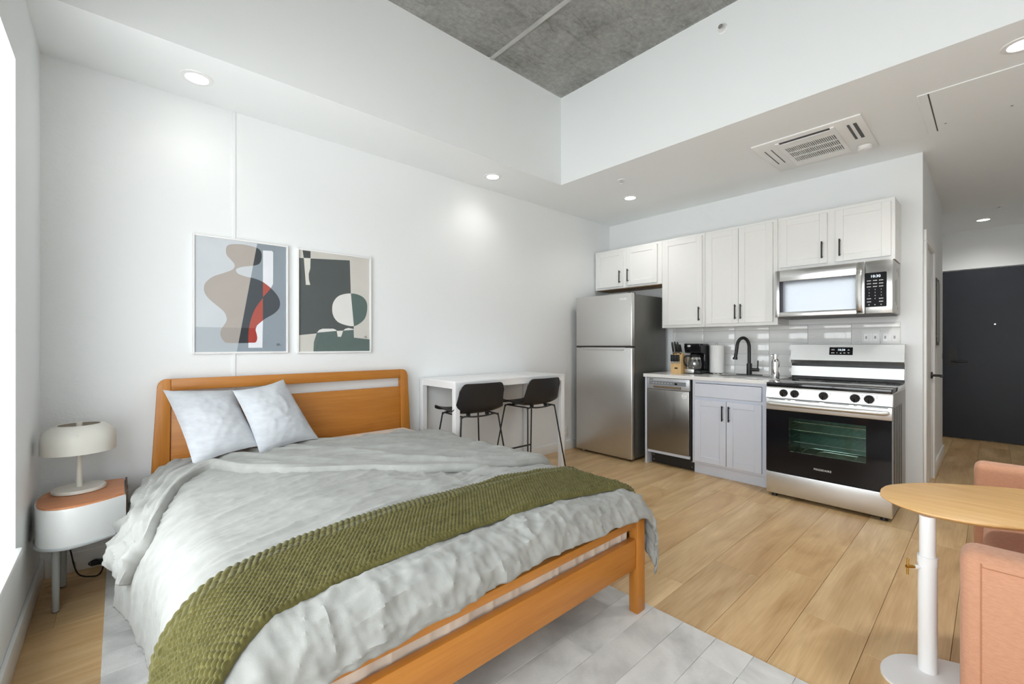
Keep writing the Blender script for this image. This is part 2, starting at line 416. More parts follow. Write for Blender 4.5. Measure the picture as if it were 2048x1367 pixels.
# baseboards
struct(B().box(XW + .015, XK, YA - .015, YA, 0, .105, .004, 2).obj('baseboard_left', M_TRIM), 'white baseboard under the bar table wall', 'baseboard')
struct(B().box(XW, XW + .015, YR, YA, 0, .108, .004, 2).obj('baseboard_front', M_TRIM), 'white baseboard under the window', 'baseboard')
struct(B().box(5.60, HX + .015, .36, .375, 0, .125, .004, 2).obj('baseboard_hall', M_TRIM), 'short white baseboard at the hallway corner', 'baseboard')
struct(B().box(XW, XE, YR, YR + .015, 0, .11, .004, 2).obj('baseboard_right', M_TRIM), 'white baseboard behind the sofa', 'baseboard')
# window
win = struct(B().box(XW - .03, XW + .02, WY0 - .03, WY1 + .0, WZ0 - .03, WZ0 + .004, .006, 2).obj('window_1', M_TRIM), 'tall bright window at the left edge with white sill', 'window')
b = B(); xg0, xg1 = XW - .16, XW - .10
for y0, y1, z0, z1 in [(WY0, WY0 + .05, WZ0, WZ1), (WY1 - .05, WY1, WZ0, WZ1), (WY0 + .05, WY1 - .05, WZ0, WZ0 + .05), (WY0 + .05, WY1 - .05, WZ1 - .05, WZ1), (.35, .41, WZ0 + .05, WZ1 - .05), (1.47, 1.53, WZ0 + .05, WZ1 - .05)]:
    b.box(xg0, xg1, y0, y1, z0, z1, .004, 1)
b.obj('window_frame', M_TRIM, win)
for y0, y1 in ((WY0 + .05, .35), (.41, 1.47), (1.53, WY1 - .05)):
    B().box(XW - .132, XW - .126, y0, y1, WZ0 + .05, WZ1 - .05).obj('pane', M_PANE, win, smooth=False)
# hall door (white, narrow)
d1 = struct(B().box(4.874, 5.506, .379, .417, .008, 2.045, .002, 1).obj('door_1', M_TRIM), 'white narrow hallway door with black lever', 'door')
b = B().box(4.775, 4.865, .357, .375, 0, 2.055, .003, 1).box(5.515, 5.60, .357, .375, 0, 2.055, .003, 1).box(4.775, 5.60, .357, .375, 2.055, 2.145, .003, 1)
b.box(4.861, 4.872, .376, .43, 0, 2.047).box(5.508, 5.519, .376, .43, 0, 2.047).box(4.861, 5.519, .376, .43, 2.047, 2.059)
b.obj('casing', M_TRIM, d1)
h = B().cyl((5.45, .379, .945), (5.45, .367, .945), .03).cyl((5.45, .367, .945), (5.45, .312, .945), .011).obj('door_handle', M_BLACK, d1)
B().box(5.33, 5.462, .300, .314, .934, .957, .004, 2).obj('lever', M_BLACK, h)
for z in (.25, 1.05, 1.85): B().cyl((4.870, .370, z), (4.870, .370, z + .09), .006).obj('hinge', M_STEEL, d1)
# dark entrance door
d2 = struct(B().box(XE - .045, XE - .001, -.52, .452, .008, 2.176, .003, 1).obj('door_2', M_NAVY), 'dark navy entrance door at the end of the hallway', 'door')
B().box(XE - .03, XE + .0, .452, .464, 0, 2.19).box(XE - .03, XE, -.535, -.52, 0, 2.19).box(XE - .03, XE, -.535, .464, 2.19, 2.2).obj('door_frame', M_TRIM, d2, smooth=False)
h = B().prism(rrect(.31, .41, .95, 1.17, .03), XE - .062, XE - .045, 'YZ').obj('lock_plate', M_BLACK, d2)
B().cyl((XE - .06, .36, 1.0), (XE - .1, .36, 1.0), .012).box(XE - .112, XE - .096, .22, .372, .988, 1.012, .005, 2).obj('lever', M_BLACK, h)
B().box(XE - .05, XE - .04, .445, .462, 1.03, 1.11).obj('strike', M_BLACK, d2)
B().cyl((XE - .052, -.013, 1.474), (XE - .044, -.013, 1.474), .009).obj('peephole', M_STEEL, d2)

# ------------------------------------------------------------------ ceiling fittings
def downlight():
    t = thing('recessed_downlight', '', 'downlight', (0, 0, 0), 'recessed ceiling downlights')
    B().lathe([(.052, -.001), (.056, -.006), (.078, -.004), (.080, .0), (.052, .0)], (0, 0, 0), 36).obj('trim_ring', M_WHITEM, t)
    B().lathe([(.0, -.0025), (.053, -.0025), (.053, .0)], (0, 0, 0), 30).obj('lit_disc', M_LED, t)
    return t
proto = downlight()
spots = [(.33, 3.045, 6, 'recessed downlight above the bed beside the window corner'),
         (2.515, 3.045, 12, 'recessed downlight above the bar table'),
         (3.94, 2.53, 28, 'recessed downlight in front of the short cabinets over the fridge'),
         (7.60, .08, 38, 'recessed downlight in the hallway before the dark door'),
         (3.39, -.10, 135, 'recessed downlight cut by the right picture edge')]
for i, (x, y, p, lab) in enumerate(spots):
    o = proto if i == 0 else copy_tree(proto)
    zc = ZC if x < XK else ZC - (x - XK) / (XE - XK) * .055
    o.location = (x, y, zc); o['label'] = lab
    l = bpy.data.lights.new('downlight_beam', 'SPOT'); l.energy = p; l.color = (1, .975, .94); l.spot_size = math.radians(150); l.spot_blend = .9; l.shadow_soft_size = .14
    lo_ = bpy.data.objects.new('downlight_beam', l); COL.objects.link(lo_); lo_.location = (x, y, zc - .02)
def sprinkler(x, y, z, d, lab):
    t = thing('fire_sprinkler', lab, 'sprinkler', (x, y, z), 'fire sprinkler heads')
    D = Vector(d); c = Vector((x, y, z))
    B().cyl(c, c + D * .006, .034, .030, 24).obj('escutcheon', M_WHITEM, t)
    B().cyl(c, c + D * .03, .008).cyl(c + D * .03, c + D * .033, .016, n=14).obj('head', M_CHROME, t)
sprinkler(TX, 1.272, 3.435, (-1, 0, 0), 'sprinkler head on the recess side wall just below the concrete')
sprinkler(3.45, 2.31, ZC, (0, 0, -1), 'sprinkler head beside the downlight over the fridge end')
sprinkler(7.0, -.04, ZC - .037, (0, 0, -1), 'sprinkler head in the hallway ceiling')
# ceiling cassette air conditioner
ac = thing('ceiling_air_conditioner', 'white ceiling cassette air conditioner with slotted grille', 'air conditioner', (3.95, .92, ZC))
B().box(3.615, 4.30, .585, 1.255, ZC - .012, ZC + .0, .005, 2).obj('body', M_WHITEPL, ac)
gr = B().box(3.67, 4.24, .74, .765, ZC - .02, ZC - .011).box(3.67, 4.24, 1.08, 1.105, ZC - .02, ZC - .011).box(3.705, 3.80, .765, 1.08, ZC - .02, ZC - .011).box(4.14, 4.24, .765, 1.08, ZC - .02, ZC - .011).obj('grille_frame', M_WHITEPL, ac, smooth=False)
B().box(3.675, 4.2, .75, 1.095, ZC - .0135, ZC - .0115).obj('grille_backing', M_BLKPL, ac, smooth=False)
for k in range(26):
    y = .772 + k * .0121
    B().box(3.80, 4.14, y, y + .0055, ZC - .02, ZC - .013).obj('slat', M_WHITEPL, gr, smooth=False)
B().box(3.905, 3.915, .765, 1.08, ZC - .0205, ZC - .0125).box(4.02, 4.03, .765, 1.08, ZC - .0205, ZC - .0125).obj('cross_bar', M_WHITEPL, gr, smooth=False)
for y0, y1 in ((.625, .645), (.665, .68)): B().box(3.72, 4.02, y0, y1, ZC - .0135, ZC - .011).obj('outlet_slot', M_DKGREY, ac, smooth=False)
for y0 in (1.155, 1.20): B().box(3.76, 4.10, y0, y0 + .006, ZC - .0135, ZC - .011).obj('outlet_slot', M_DKGREY, ac, smooth=False)
tag(B().lathe([(0, -.03), (.035, -.03), (.045, -.022), (.047, -.001), (0, -.001)], (4.21, .655, ZC - .012), 28).obj('smoke_detector', M_WHITEPL), 'small round white sensor beside the air conditioner slots', 'sensor')
ap = tag(B().box(3.625, 4.315, -.75, .315, ZC - .006, ZC, .002, 1).obj('ceiling_access_panel', M_CEIL), 'flat white access panel in the ceiling beyond the air conditioner', 'panel')
B().box(3.63, 4.31, .262, .268, ZC - .0075, ZC - .005).obj('panel_seam', M_DKGREY, ap, smooth=False)
for x, y in ((4.2, .22), (4.2, -.08)): B().cyl((x, y, ZC - .005), (x, y, ZC - .009), .006, n=10).obj('screw', M_STEEL, ap)

# ------------------------------------------------------------------ kitchen
def shaker(x, y0, y1, z0, z1, m, parent, w=.055, name='door'):
    """framed cabinet door, front at x facing -X"""
    t = .02
    b = B().box(x + .007, x + t, y0 + .01, y1 - .01, z0 + .01, z1 - .01)
    b.box(x, x + t, y0, y0 + w, z0, z1, .0015, 1).box(x, x + t, y1 - w, y1, z0, z1, .0015, 1)
    b.box(x, x + t, y0 + w, y1 - w, z0, z0 + w, .0015, 1).box(x, x + t, y0 + w, y1 - w, z1 - w, z1, .0015, 1)
    return b.obj(name, m, parent)
def pull(x, y, z0, z1, parent):
    b = B().box(x - .030, x - .021, y - .0055, y + .0055, z0, z1, .0015, 1)
    for z in (z0 + .014, z1 - .014): b.cyl((x - .024, y, z), (x + .001, y, z), .0045, n=10)
    return b.obj('handle', M_BLACK, parent)
XU = 4.40
def upper(name, lab, y0, y1, z0, z1, doors):
    t = thing(name, lab, 'cabinet', (4.56, (y0 + y1) / 2, z0), 'white wall cabinets')
    B().box(XU, XK - .002, y0 + .0008, y1 - .0008, z0, z1, .002, 1).obj('body', M_CABW, t)
    for (a, c, zb, zt, hy, h0, h1) in doors:
        d = shaker(XU - .02, a, c, zb, zt, M_CABW, t)
        pull(XU - .02, hy, h0, h1, d)
    return t
u = upper('wall_cabinet', 'short white wall cabinet with two doors above the fridge', 2.426, YA - .012, 1.885, 2.355, [(2.912, 3.293, 1.908, 2.33, 2.948, 1.945, 2.09), (2.477, 2.858, 1.908, 2.33, 2.838, 1.95, 2.095)])
B().box(XU + .02, XK - .01, 2.44, YA - .03, 1.879, 1.8855).obj('underside', M_RAWPLY, u, smooth=False)
upper('wall_cabinet', 'tall white wall cabinet with a single door beside the fridge', 1.955, 2.426, 1.40, 2.355, [(1.98, 2.401, 1.428, 2.33, 2.005, 1.465, 1.605)])
upper('wall_cabinet', 'tall white wall cabinet with two doors above the sink', 1.30, 1.955, 1.40, 2.355, [(1.632, 1.935, 1.428, 2.33, 1.655, 1.465, 1.605), (1.337, 1.629, 1.428, 2.33, 1.605, 1.465, 1.605)])
upper('wall_cabinet', 'short white wall cabinet with two doors above the microwave', .502, 1.30, 1.878, 2.355, [(.93, 1.279, 1.905, 2.325, .963, 1.945, 2.085), (.526, .875, 1.905, 2.325, .842, 1.945, 2.085)])

# backsplash tiles (parts of the kitchen wall)
bs = tag(B().box(XK - .004, XK - .0005, .505, 2.46, .90, 1.41).obj('backsplash', M_GROUT, smooth=False), 'glossy white tile backsplash between counter and wall cabinets', 'backsplash')
for i in range(-1, 6):
    for j in range(0, 5):
        y0, y1 = .825 + .321 * i, .825 + .321 * (i + 1); z1 = 1.362 + .117 - .117 * j; z0 = z1 - .117
        y0, y1, z0, z1 = max(y0, .505), min(y1, 2.46), max(z0, .925), min(z1, 1.405)
        if y1 - y0 < .02 or z1 - z0 < .01: continue
        B().box(XK - .0105, XK - .003, y0 + .0018, y1 - .0018, z0 + .0018, z1 - .0018, .0018, 2).obj('tile', M_TILE, bs)
def switchplate(y0, y1, z0, z1, lab, n):
    t = thing('light_switch', lab, 'switch', (XK - .01, (y0 + y1) / 2, z0), 'switch plates over the stove')
    B().box(XK - .017, XK - .0106, y0, y1, z0, z1, .002, 2).obj('plate', M_WHITEPL, t)
    for k in range(n):
        yc = y0 + (y1 - y0) * (k + .5) / n
        B().box(XK - .0195, XK - .0165, yc - .016, yc + .016, (z0 + z1) / 2 - .033, (z0 + z1) / 2 + .033, .001, 1).obj('rocker', M_WHITEM, t)
        B().box(XK - .0205, XK - .019, yc - .006, yc + .006, (z0 + z1) / 2 - .012, (z0 + z1) / 2 + .012).obj('socket_face', M_GREYPRINT, t, smooth=False)
switchplate(.634, .753, 1.222, 1.345, 'double white switch plate left of its twin over the stove', 2)
switchplate(.512, .629, 1.222, 1.345, 'double white switch plate next to the backsplash end', 2)

# counter with an oval sink cut-out
CX0, CX1, CY0, CY1, CZ = 4.045, XK - .011, 1.262, 2.44, .922
SC, SA, SB = (4.36, 1.565), .155, .215
b = B(); N = 64; ti, to, bi, bo = [], [], [], []
for k in range(N):
    a = 2 * PI * k / N; dx, dy = math.cos(a), math.sin(a)
    e = 3.2
    rr = (abs(dx / SA) ** e + abs(dy / SB) ** e) ** (-1 / e)
    ix, iy = SC[0] + rr * dx, SC[1] + rr * dy
    tx = min(((CX1 if dx > 0 else CX0) - SC[0]) / dx if abs(dx) > 1e-6 else 1e9, ((CY1 if dy > 0 else CY0) - SC[1]) / dy if abs(dy) > 1e-6 else 1e9)
    ox, oy = SC[0] + tx * dx, SC[1] + tx * dy
    ti.append(b.bm.verts.new((ix, iy, CZ))); to.append((ox, oy)); bi.append(b.bm.verts.new((ix, iy, CZ - .033)))
for cx_, cy_ in ((CX0, CY0), (CX0, CY1), (CX1, CY0), (CX1, CY1)):
    k = min(range(N), key=lambda q: (to[q][0] - cx_) ** 2 + (to[q][1] - cy_) ** 2); to[k] = (cx_, cy_)
tv = [b.bm.verts.new((x, y, CZ)) for x, y in to]; bv = [b.bm.verts.new((x, y, CZ - .033)) for x, y in to]
for k in range(N):
    j = (k + 1) % N
    b.bm.faces.new((ti[k], tv[k], tv[j], ti[j])); b.bm.faces.new((bi[k], bi[j], bv[j], bv[k]))
    b.bm.faces.new((tv[k], bv[k], bv[j], tv[j])); b.bm.faces.new((ti[k], ti[j], bi[j], bi[k]))
class _V: pass
RIM = []
for v in ti:
    q = _V(); q.co = v.co.copy(); RIM.append(q)
tag(b.obj('countertop', M_COUNTER, smooth=False), 'white stone countertop over dishwasher and sink cabinet', 'countertop')
sink = thing('sink', 'oval stainless sink sunk into the white countertop', 'sink', (SC[0], SC[1], CZ))
b = B(); rings = []
for f_, z in ((1.03, CZ - .0325), (1.0, CZ - .033), (.97, CZ - .06), (.92, CZ - .16), (.80, CZ - .185), (.15, CZ - .19)):
    ring = []
    for k in range(N):
        a = 2 * PI * k / N; dx, dy = math.cos(a), math.sin(a); rr = (abs(dx / SA) ** 3.2 + abs(dy / SB) ** 3.2) ** (-1 / 3.2) * f_
        ring.append(b.bm.verts.new((SC[0] + rr * dx, SC[1] + rr * dy, z)))
    rings.append(ring)
for A, C in zip(rings, rings[1:]):
    for k in range(N): b.bm.faces.new((A[k], A[(k + 1) % N], C[(k + 1) % N], C[k]))
b.bm.faces.new(rings[-1])
b.obj('bowl', steel('sink_steel', (.88, .88, .87), .38, 1), sink)
b = B(); rings = []
for f_, z in ((1.0, CZ - .01), (1.0, CZ + .004), (1.05, CZ + .0045), (1.09, CZ + .001), (1.09, CZ + .0002)):
    rings.append([b.bm.verts.new((SC[0] + (v.co.x - SC[0]) * f_, SC[1] + (v.co.y - SC[1]) * f_, z)) for v in RIM])
for A, C_ in zip(rings, rings[1:]):
    for k in range(N): b.bm.faces.new((A[k], A[(k + 1) % N], C_[(k + 1) % N], C_[k]))
b.obj('rim', M_CHROME, sink)
B().lathe([(0, .004), (.03, .004), (.036, .0)], (SC[0], SC[1], CZ - .19), 24).obj('drain', M_CHROME, sink)
# faucet
FX, FY = 4.585, 1.605
fa = thing('faucet', 'matte black gooseneck kitchen faucet behind the sink', 'faucet', (FX, FY, CZ))
B().prism([(FX + .03 * math.cos(a) , FY + .12 * math.sin(a)) for a in [2 * PI * k / 32 for k in range(32)]], CZ, CZ + .008, 'XY', .002).obj('deck_plate', M_BLACK, fa)
B().cyl((FX, FY, CZ), (FX, FY, CZ + .115), .024).obj('base', M_BLACK, fa)
pts = [(FX, FY, CZ + .1), (FX, FY, CZ + .27)]
for k in range(1, 13):
    a = PI * k / 12
    pts.append((FX - (.062 - .062 * math.cos(a)) * .80, FY + (.062 - .062 * math.cos(a)) * .62, CZ + .27 + .095 * math.sin(a)))
pts.append((pts[-1][0] - .008, pts[-1][1] + .006, CZ + .21)); pts.append((pts[-1][0] - .006, pts[-1][1] + .005, CZ + .165))
sp = B().tube(spline(pts, 3, False), .0155, 14).obj('gooseneck', M_BLACK, fa)
e = pts[-1]; B().cyl((e[0], e[1], e[2] + .012), (e[0] - .001, e[1] + .001, e[2] - .012), .021).obj('spray_head', M_BLKPL, fa)
h = B().cyl((FX, FY, CZ + .055), (FX + .01, FY - .085, CZ + .055), .016).obj('valve', M_BLACK, fa)
B().cyl((FX + .01, FY - .072, CZ + .06), (FX + .01, FY - .075, CZ + .145), .006).obj('lever', M_BLACK, fa)
# dishwasher
dw = thing('dishwasher', 'stainless steel dishwasher with a round white sticker', 'dishwasher', (4.35, 2.17, 0))
DX = 4.052
B().box(DX + .03, XK - .06, 1.950, 2.396, .115, CZ - .036).obj('tub', M_DKGREY, dw, smooth=False)
B().box(DX, DX + .03, 1.950, 2.399, .772, .884, .003, 2).obj('control_panel', mat('grey_panel_steel', srgb(186, 187, 190), .35, .5, var=.01), dw)
B().box(DX - .0012, DX + .001, 1.985, 2.375, .815, .855, .0005, 1).obj('control_strip', mat('strip_grey', srgb(128, 130, 134), .35, var=.05, vscale=30), dw)
B().box(DX - .002, DX + .001, 2.075, 2.1, .826, .842).obj('display', M_GLOSSBLK, dw, smooth=False)
for k in range(7): B().box(DX - .002, DX, 2.13 + k * .032, 2.142 + k * .032, .832, .837).obj('button', M_LEGEND, dw, smooth=False)
strokes('brand_mark', 2.352, .868, .042, .009, DX, M_DKGREY, dw, 5)
hd = B().box(DX - .001, DX + .01, 2.035, 2.325, .782, .808, .002, 1).obj('handle_recess', M_DKGREY, dw)
B().prism(arc(0, 0, .024, 180, 270, 8) + [(0, 0)], 2.04, 2.32, 'XZ').obj('scoop', M_STEELH, hd)
for v in bpy.data.objects['scoop'].data.vertices: v.co += Vector((DX + .004, 0, .808))
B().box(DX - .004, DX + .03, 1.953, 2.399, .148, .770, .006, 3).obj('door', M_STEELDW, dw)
st = B().prism([(2.0 + .027 * math.cos(2 * PI * k / 30), .725 + .027 * math.sin(2 * PI * k / 30)) for k in range(30)], DX - .0048, DX - .0038, 'YZ').obj('sticker', M_WHITEPL, dw)
strokes('print', 2.0, .736, .034, .008, DX - .0046, M_GREYPRINT, st, 4); strokes('print', 2.0, .715, .028, .008, DX - .0046, M_GREYPRINT, st, 3)
B().box(DX + .012, DX + .03, 1.953, 2.399, .118, .147, .002, 1).obj('lower_strip', M_CABG, dw)
kp = B().box(4.108, 4.125, 1.932, 2.378, .012, .116, .002, 1).obj('kick_plate', M_BLKPL, dw)
for y in (1.95, 2.355):
    for z in (.04, .09): B().cyl((4.109, y, z), (4.106, y, z), .005, n=10).obj('screw', M_STEEL, kp)
# grey end panel left of the dishwasher
b = B().prism([(4.05, .888), (4.05, .105), (4.05, .0), (4.70, 0), (4.70, .888)], 2.402, 2.422, 'XZ')
tag(b.obj('end_panel', M_CABG, smooth=False), 'narrow grey cabinet end panel between fridge and dishwasher', 'panel')
# sink cabinet
sc_ = thing('sink_cabinet', 'grey base cabinet with two doors under the sink', 'cabinet', (4.38, 1.6, 0))
b = B().box(4.07, 4.088, 1.285, 1.322, .10, CZ - .034).box(4.07, 4.088, 1.90, 1.928, .10, CZ - .034).box(4.07, 4.088, 1.322, 1.90, CZ - .06, CZ - .034).box(4.07, 4.088, 1.322, 1.90, .70, .74).box(4.07, 4.088, 1.322, 1.90, .10, .13)
b.box(4.088, 4.69, 1.285, 1.303, .10, CZ - .034).box(4.088, 4.69, 1.912, 1.928, .10, CZ - .034).box(4.088, 4.69, 1.303, 1.912, .10, .12)
b.obj('body', M_CABG, sc_, smooth=False)
B().box(4.05, 4.07, 1.321, 1.901, .734, .858, .003, 1).obj('drawer_front', M_CABG, sc_)
for a, c, hy in ((1.614, 1.901, 1.64), (1.321, 1.609, 1.583)):
    d = shaker(4.05, a, c, .121, .707, M_CABG, sc_); pull(4.05, hy, .53, .668, d)
B().box(4.105, 4.12, 1.29, 1.925, 0, .10).obj('toe_kick', M_CABG, sc_, smooth=False)
# stove
sv = thing('stove', 'stainless electric range with black glass oven door', 'stove', (4.25, .86, 0))
SX, S0, S1 = 3.92, .462, 1.246
b = B().box(SX + .045, 4.60, S0 + .003, S0 + .02, .03, .90).box(SX + .045, 4.60, S1 - .02, S1 - .003, .03, .90).box(4.58, 4.60, S0 + .02, S1 - .02, .03, .90).box(SX + .045, 4.58, S0 + .02, S1 - .02, .03, .05).box(SX + .045, 4.58, S0 + .02, S1 - .02, .78, .79)
b.obj('body', mat('range_side_enamel', (.30, .30, .295), .35, .4, var=.03), sv, smooth=False)
for k in range(4): B().box(SX + .10 + k * .11, SX + .13 + k * .11, S0 - .0005, S0 + .004, .12, .78, .001, 1).obj('side_rib', mat('rib_dark', (.10, .10, .10), .35, .6), sv)
ck = B().box(SX + .006, 4.585, S0 + .002, S1 - .002, .8835, .918, .006, 3).obj('cooktop', M_COOK, sv)
B().box(SX + .004, 4.59, S0, S1, .877, .883, .002, 2).obj('cooktop_rim', M_STOVE, sv)
ringm = mat('burner_ring_print', (.10, .10, .105), .15, var=0)
for x, y, r in ((4.08, 1.05, .11), (4.08, .66, .085), (4.38, 1.05, .08), (4.38, .66, .11)):
    B().lathe([(r, .0), (r - .003, .0006), (r - .006, 0)], (x, y, .918), 40).obj('burner_ring', ringm, ck)
cp = B().prism([(SX + .002, .797), (SX + .02, .878), (SX + .06, .878), (SX + .06, .797)], S0, S1, 'XZ', 0).obj('knob_panel', M_STOVE, sv, smooth=False)
for y in (1.121, 1.045, .857, .668, .588):
    kx, kz = SX + .011, .838
    kn = B().cyl((kx, y, kz), (kx - .012, y, kz - .003), .029, .027, 28).cyl((kx - .012, y, kz - .003), (kx - .030, y, kz - .007), .022, .020, 24).obj('knob', M_BLKPL, sv)
    B().box(kx - .032, kx - .012, y - .0035, y + .0035, kz - .028, kz + .014, .001, 1).obj('knob_grip', M_GLOSSBLK, kn)
    B().cyl((kx - .0005, y, kz), (kx - .002, y, kz), .031, n=28).obj('bezel', M_CHROME, kn)
    for dz in (0, 1): B().box(SX + .0125 + dz * .0022 - .002, SX + .0125 + dz * .0022, y - .046, y - .038, kz + .012 + dz * .01, kz + .015 + dz * .01).obj('legend', M_GREYPRINT, kn, smooth=False)
# oven door
dr = B().box(SX, SX + .045, S0 + .002, S1 - .002, .700, .792, .004, 2).obj('oven_door', M_STOVE, sv)
b = B()
WY, WZ = (.604, 1.084), (.383, .648)
b.box(SX, SX + .04, S0 + .003, WY[0], .205, .700).box(SX, SX + .04, WY[1], S1 - .003, .205, .700).box(SX, SX + .04, WY[0], WY[1], .205, WZ[0]).box(SX, SX + .04, WY[0], WY[1], WZ[1], .700)
b.obj('glass_front', M_GLOSSBLK, dr, smooth=False)
B().box(SX + .004, SX + .009, WY[0], WY[1], WZ[0], WZ[1]).obj('oven_window', M_OVENGLASS, dr, smooth=False)
for y0, y1 in ((1.11, 1.225), (1.07, 1.09), (.88, 1.04), (.70, .85), (.655, .675), (.485, .63)): B().box(SX - .0006, SX + .003, y0, y1, .783, .788).obj('vent_slit', M_BLKPL, dr, smooth=False)
hb = B().tube([(SX - .002, S1 - .03, .752), (SX - .03, S1 - .03, .752), (SX - .042, S1 - .05, .752), (SX - .046, .857, .752), (SX - .042, S0 + .05, .752), (SX - .03, S0 + .03, .752), (SX - .002, S0 + .03, .752)], .016, 12).obj('door_handle', M_STOVE, dr)
text('FRIGIDAIRE', .0205, (SX - .0004, .861, .278), M_LEGEND, dr, 'brand_lettering', spacing=1.08)
ov = B().box(SX + .045, 4.5, .53, .535, .30, .74).box(SX + .045, 4.5, 1.155, 1.16, .30, .74).box(4.5, 4.505, .53, 1.16, .30, .74).box(SX + .045, 4.5, .53, 1.16, .30, .305).box(SX + .045, 4.5, .53, 1.16, .735, .74).obj('oven_cavity', M_OVENIN, sv, smooth=False)
for z in (.45, .545, .61):
    b = B()
    for x in (4.0, 4.42): b.cyl((x, .54, z), (x, 1.15, z), .004, n=8)
    for k in range(13): b.cyl((4.0, .56 + k * .048, z), (4.42, .56 + k * .048, z), .0018, n=6)
    b.obj('oven_rack', M_RACK, sv)
B().tube([(4.02, .60, .33), (4.4, .60, .33), (4.43, .65, .33), (4.43, 1.02, .33), (4.4, 1.07, .33), (4.02, 1.07, .33), (4.0, 1.0, .33), (4.35, .95, .33), (4.35, .72, .33), (4.02, .7, .33)], .006, 8).obj('bake_element', M_RACK, sv)
B().box(SX + .004, SX + .045, S0 + .002, S1 - .002, .028, .198, .005, 2).obj('storage_drawer', M_STOVE, sv)
for y in (S0 + .05, S1 - .05): B().cyl((SX + .05, y, 0), (SX + .05, y, .03), .022, .018, 18).obj('foot', M_BLKPL, sv)
for y in (S0 + .05, S1 - .05): B().cyl((4.52, y, 0), (4.52, y, .03), .022, .018, 18).obj('foot', M_BLKPL, sv)
# backguard
bg = B().prism([(4.575, 1.055), (4.545, 1.085), (4.575, 1.222), (4.60, 1.225), (4.665, 1.225), (4.665, .92), (4.60, .92), (4.60, 1.055)], S0 + .004, S1 - .004, 'XZ').obj('backguard', M_STOVE, sv, smooth=False)
B().prism([(4.56, .945), (4.575, 1.03), (4.602, 1.03), (4.602, .945)], S0 + .006, S1 - .006, 'XZ').obj('backguard_lip', M_STOVE, bg, smooth=False)
B().box(4.582, 4.603, S0 + .006, S1 - .006, .919, 1.056).obj('vent_gap', M_BLKPL, bg, smooth=False)
def on_bg(z): return 4.545 + (z - 1.085) * (.030 / .137)
tilt = Vector((.030, 0, .137)).normalized()
dsp = B().prism([(on_bg(1.135) - .002, 1.135), (on_bg(1.2) - .002, 1.2), (on_bg(1.2) + .004, 1.2), (on_bg(1.135) + .004, 1.135)], .790, .952, 'XZ').obj('display', M_GLOSSBLK, bg, smooth=False)
axd = ((0, -1, 0), tuple(tilt))
text('10:30', .024, (on_bg(1.177) - .0028, .868, 1.177), M_DISPLAY, dsp, 'clock_digits', axd)
for y, z, w_ in ((.926, 1.178, .022), (.926, 1.152, .024), (.897, 1.152, .006), (.870, 1.150, .013), (.845, 1.152, .014)):
    strokes('key_legend', y, z, w_, .0075, on_bg(z) - .0024, M_LEGEND, dsp, max(1, int(w_ / .007)))
for z, sg_ in ((1.178, 1), (1.152, -1)):
    B().prism([(.818 + .008, z - .004 * sg_), (.818 - .008, z - .004 * sg_), (.818, z + .005 * sg_)], on_bg(z) - .003, on_bg(z) - .0018, 'YZ').obj('key_arrow', M_LEGEND, dsp, smooth=False)
# microwave
mw = thing('microwave', 'stainless over-the-range microwave with mirrored door', 'microwave', (4.5, .9, 1.455))
MX, M0, M1, Z0, Z1 = 4.31, .507, 1.297, 1.455, 1.87
B().box(MX + .035, XK - .013, M0, M1, Z0 + .012, Z1, .003, 1).obj('body', mat('microwave_case', srgb(186, 185, 180), .4, .5, var=.02), mw)
B().box(MX + .02, XK - .02, M0 + .02, M1 - .02, Z0 + .0, Z0 + .014).obj('underside', M_DKGREY, mw, smooth=False)
b = B().box(MX, MX + .036, .672, .722, Z0 + .008, Z1, .003, 2).box(MX, MX + .036, 1.262, M1, Z0 + .008, Z1, .004, 2).box(MX, MX + .036, .722, 1.262, Z0 + .008, 1.505, .004, 2).box(MX, MX + .036, .722, 1.262, 1.772, Z1, .004, 2)
md = b.obj('door', M_STEELH, mw)
B().box(MX + .004, MX + .03, .720, 1.264, 1.503, 1.774).obj('door_glass', M_MWGLASS, md, smooth=False)
B().box(MX + .001, MX + .006, 1.235, 1.262, 1.505, 1.772).obj('door_stripe', mat('violet_black', (.012, .008, .02), .1, var=0), md, smooth=False)
hpts = [(MX - .004, .700, 1.83), (MX - .03, .702, 1.81), (MX - .046, .704, 1.74), (MX - .05, .705, 1.655), (MX - .046, .704, 1.57), (MX - .03, .702, 1.49), (MX - .004, .700, 1.47)]
b = B()
G = []
for p in spline(hpts, 4, False):
    G.append([(p[0], p[1] - .017, p[2]), (p[0] - .006, p[1], p[2]), (p[0], p[1] + .017, p[2]), (p[0] + .012, p[1] + .015, p[2]), (p[0] + .012, p[1] - .015, p[2]), (p[0], p[1] - .017, p[2])])
b.grid(np.array(G)).obj('handle', M_STEEL, md)
pn_ = B().box(MX, MX + .036, M0, .669, Z0 + .008, Z1, .003, 2).obj('control_panel', M_STEELH, mw)
M_KEY = mat('keypad_black', (.01, .01, .012), .35, 0, var=0, spec=.08)
kp = B().prism(rrect(.541, .672, 1.513, 1.778, .008), MX - .002, MX + .002, 'YZ').obj('keypad', M_KEY, pn_)
text('10:30', .028, (MX - .0028, .607, 1.748), M_DISPLAY, kp, 'clock_digits')
keys = [['==', '==', '=='], ['==', '==', '=='], ['==', '==', '=='], ['1', '2', '3'], ['4', '5', '6'], ['7', '8', '9'], ['==', '0', '=='], ['==', '', '=='], ['=', '=', '=']]
for r, row in enumerate(keys):
    for c, s_ in enumerate(row):
        if s_.isdigit(): text(s_, .0125, (MX - .0028, .645 - c * .036, 1.716 - r * .0232), M_LEGEND, kp, 'key_legend')
        elif s_: strokes('key_legend', .645 - c * .036, 1.716 - r * .0232, .008 if len(s_) < 2 else .026, .0062, MX - .0024, M_LEGEND, kp, 1 if len(s_) < 2 else 4)
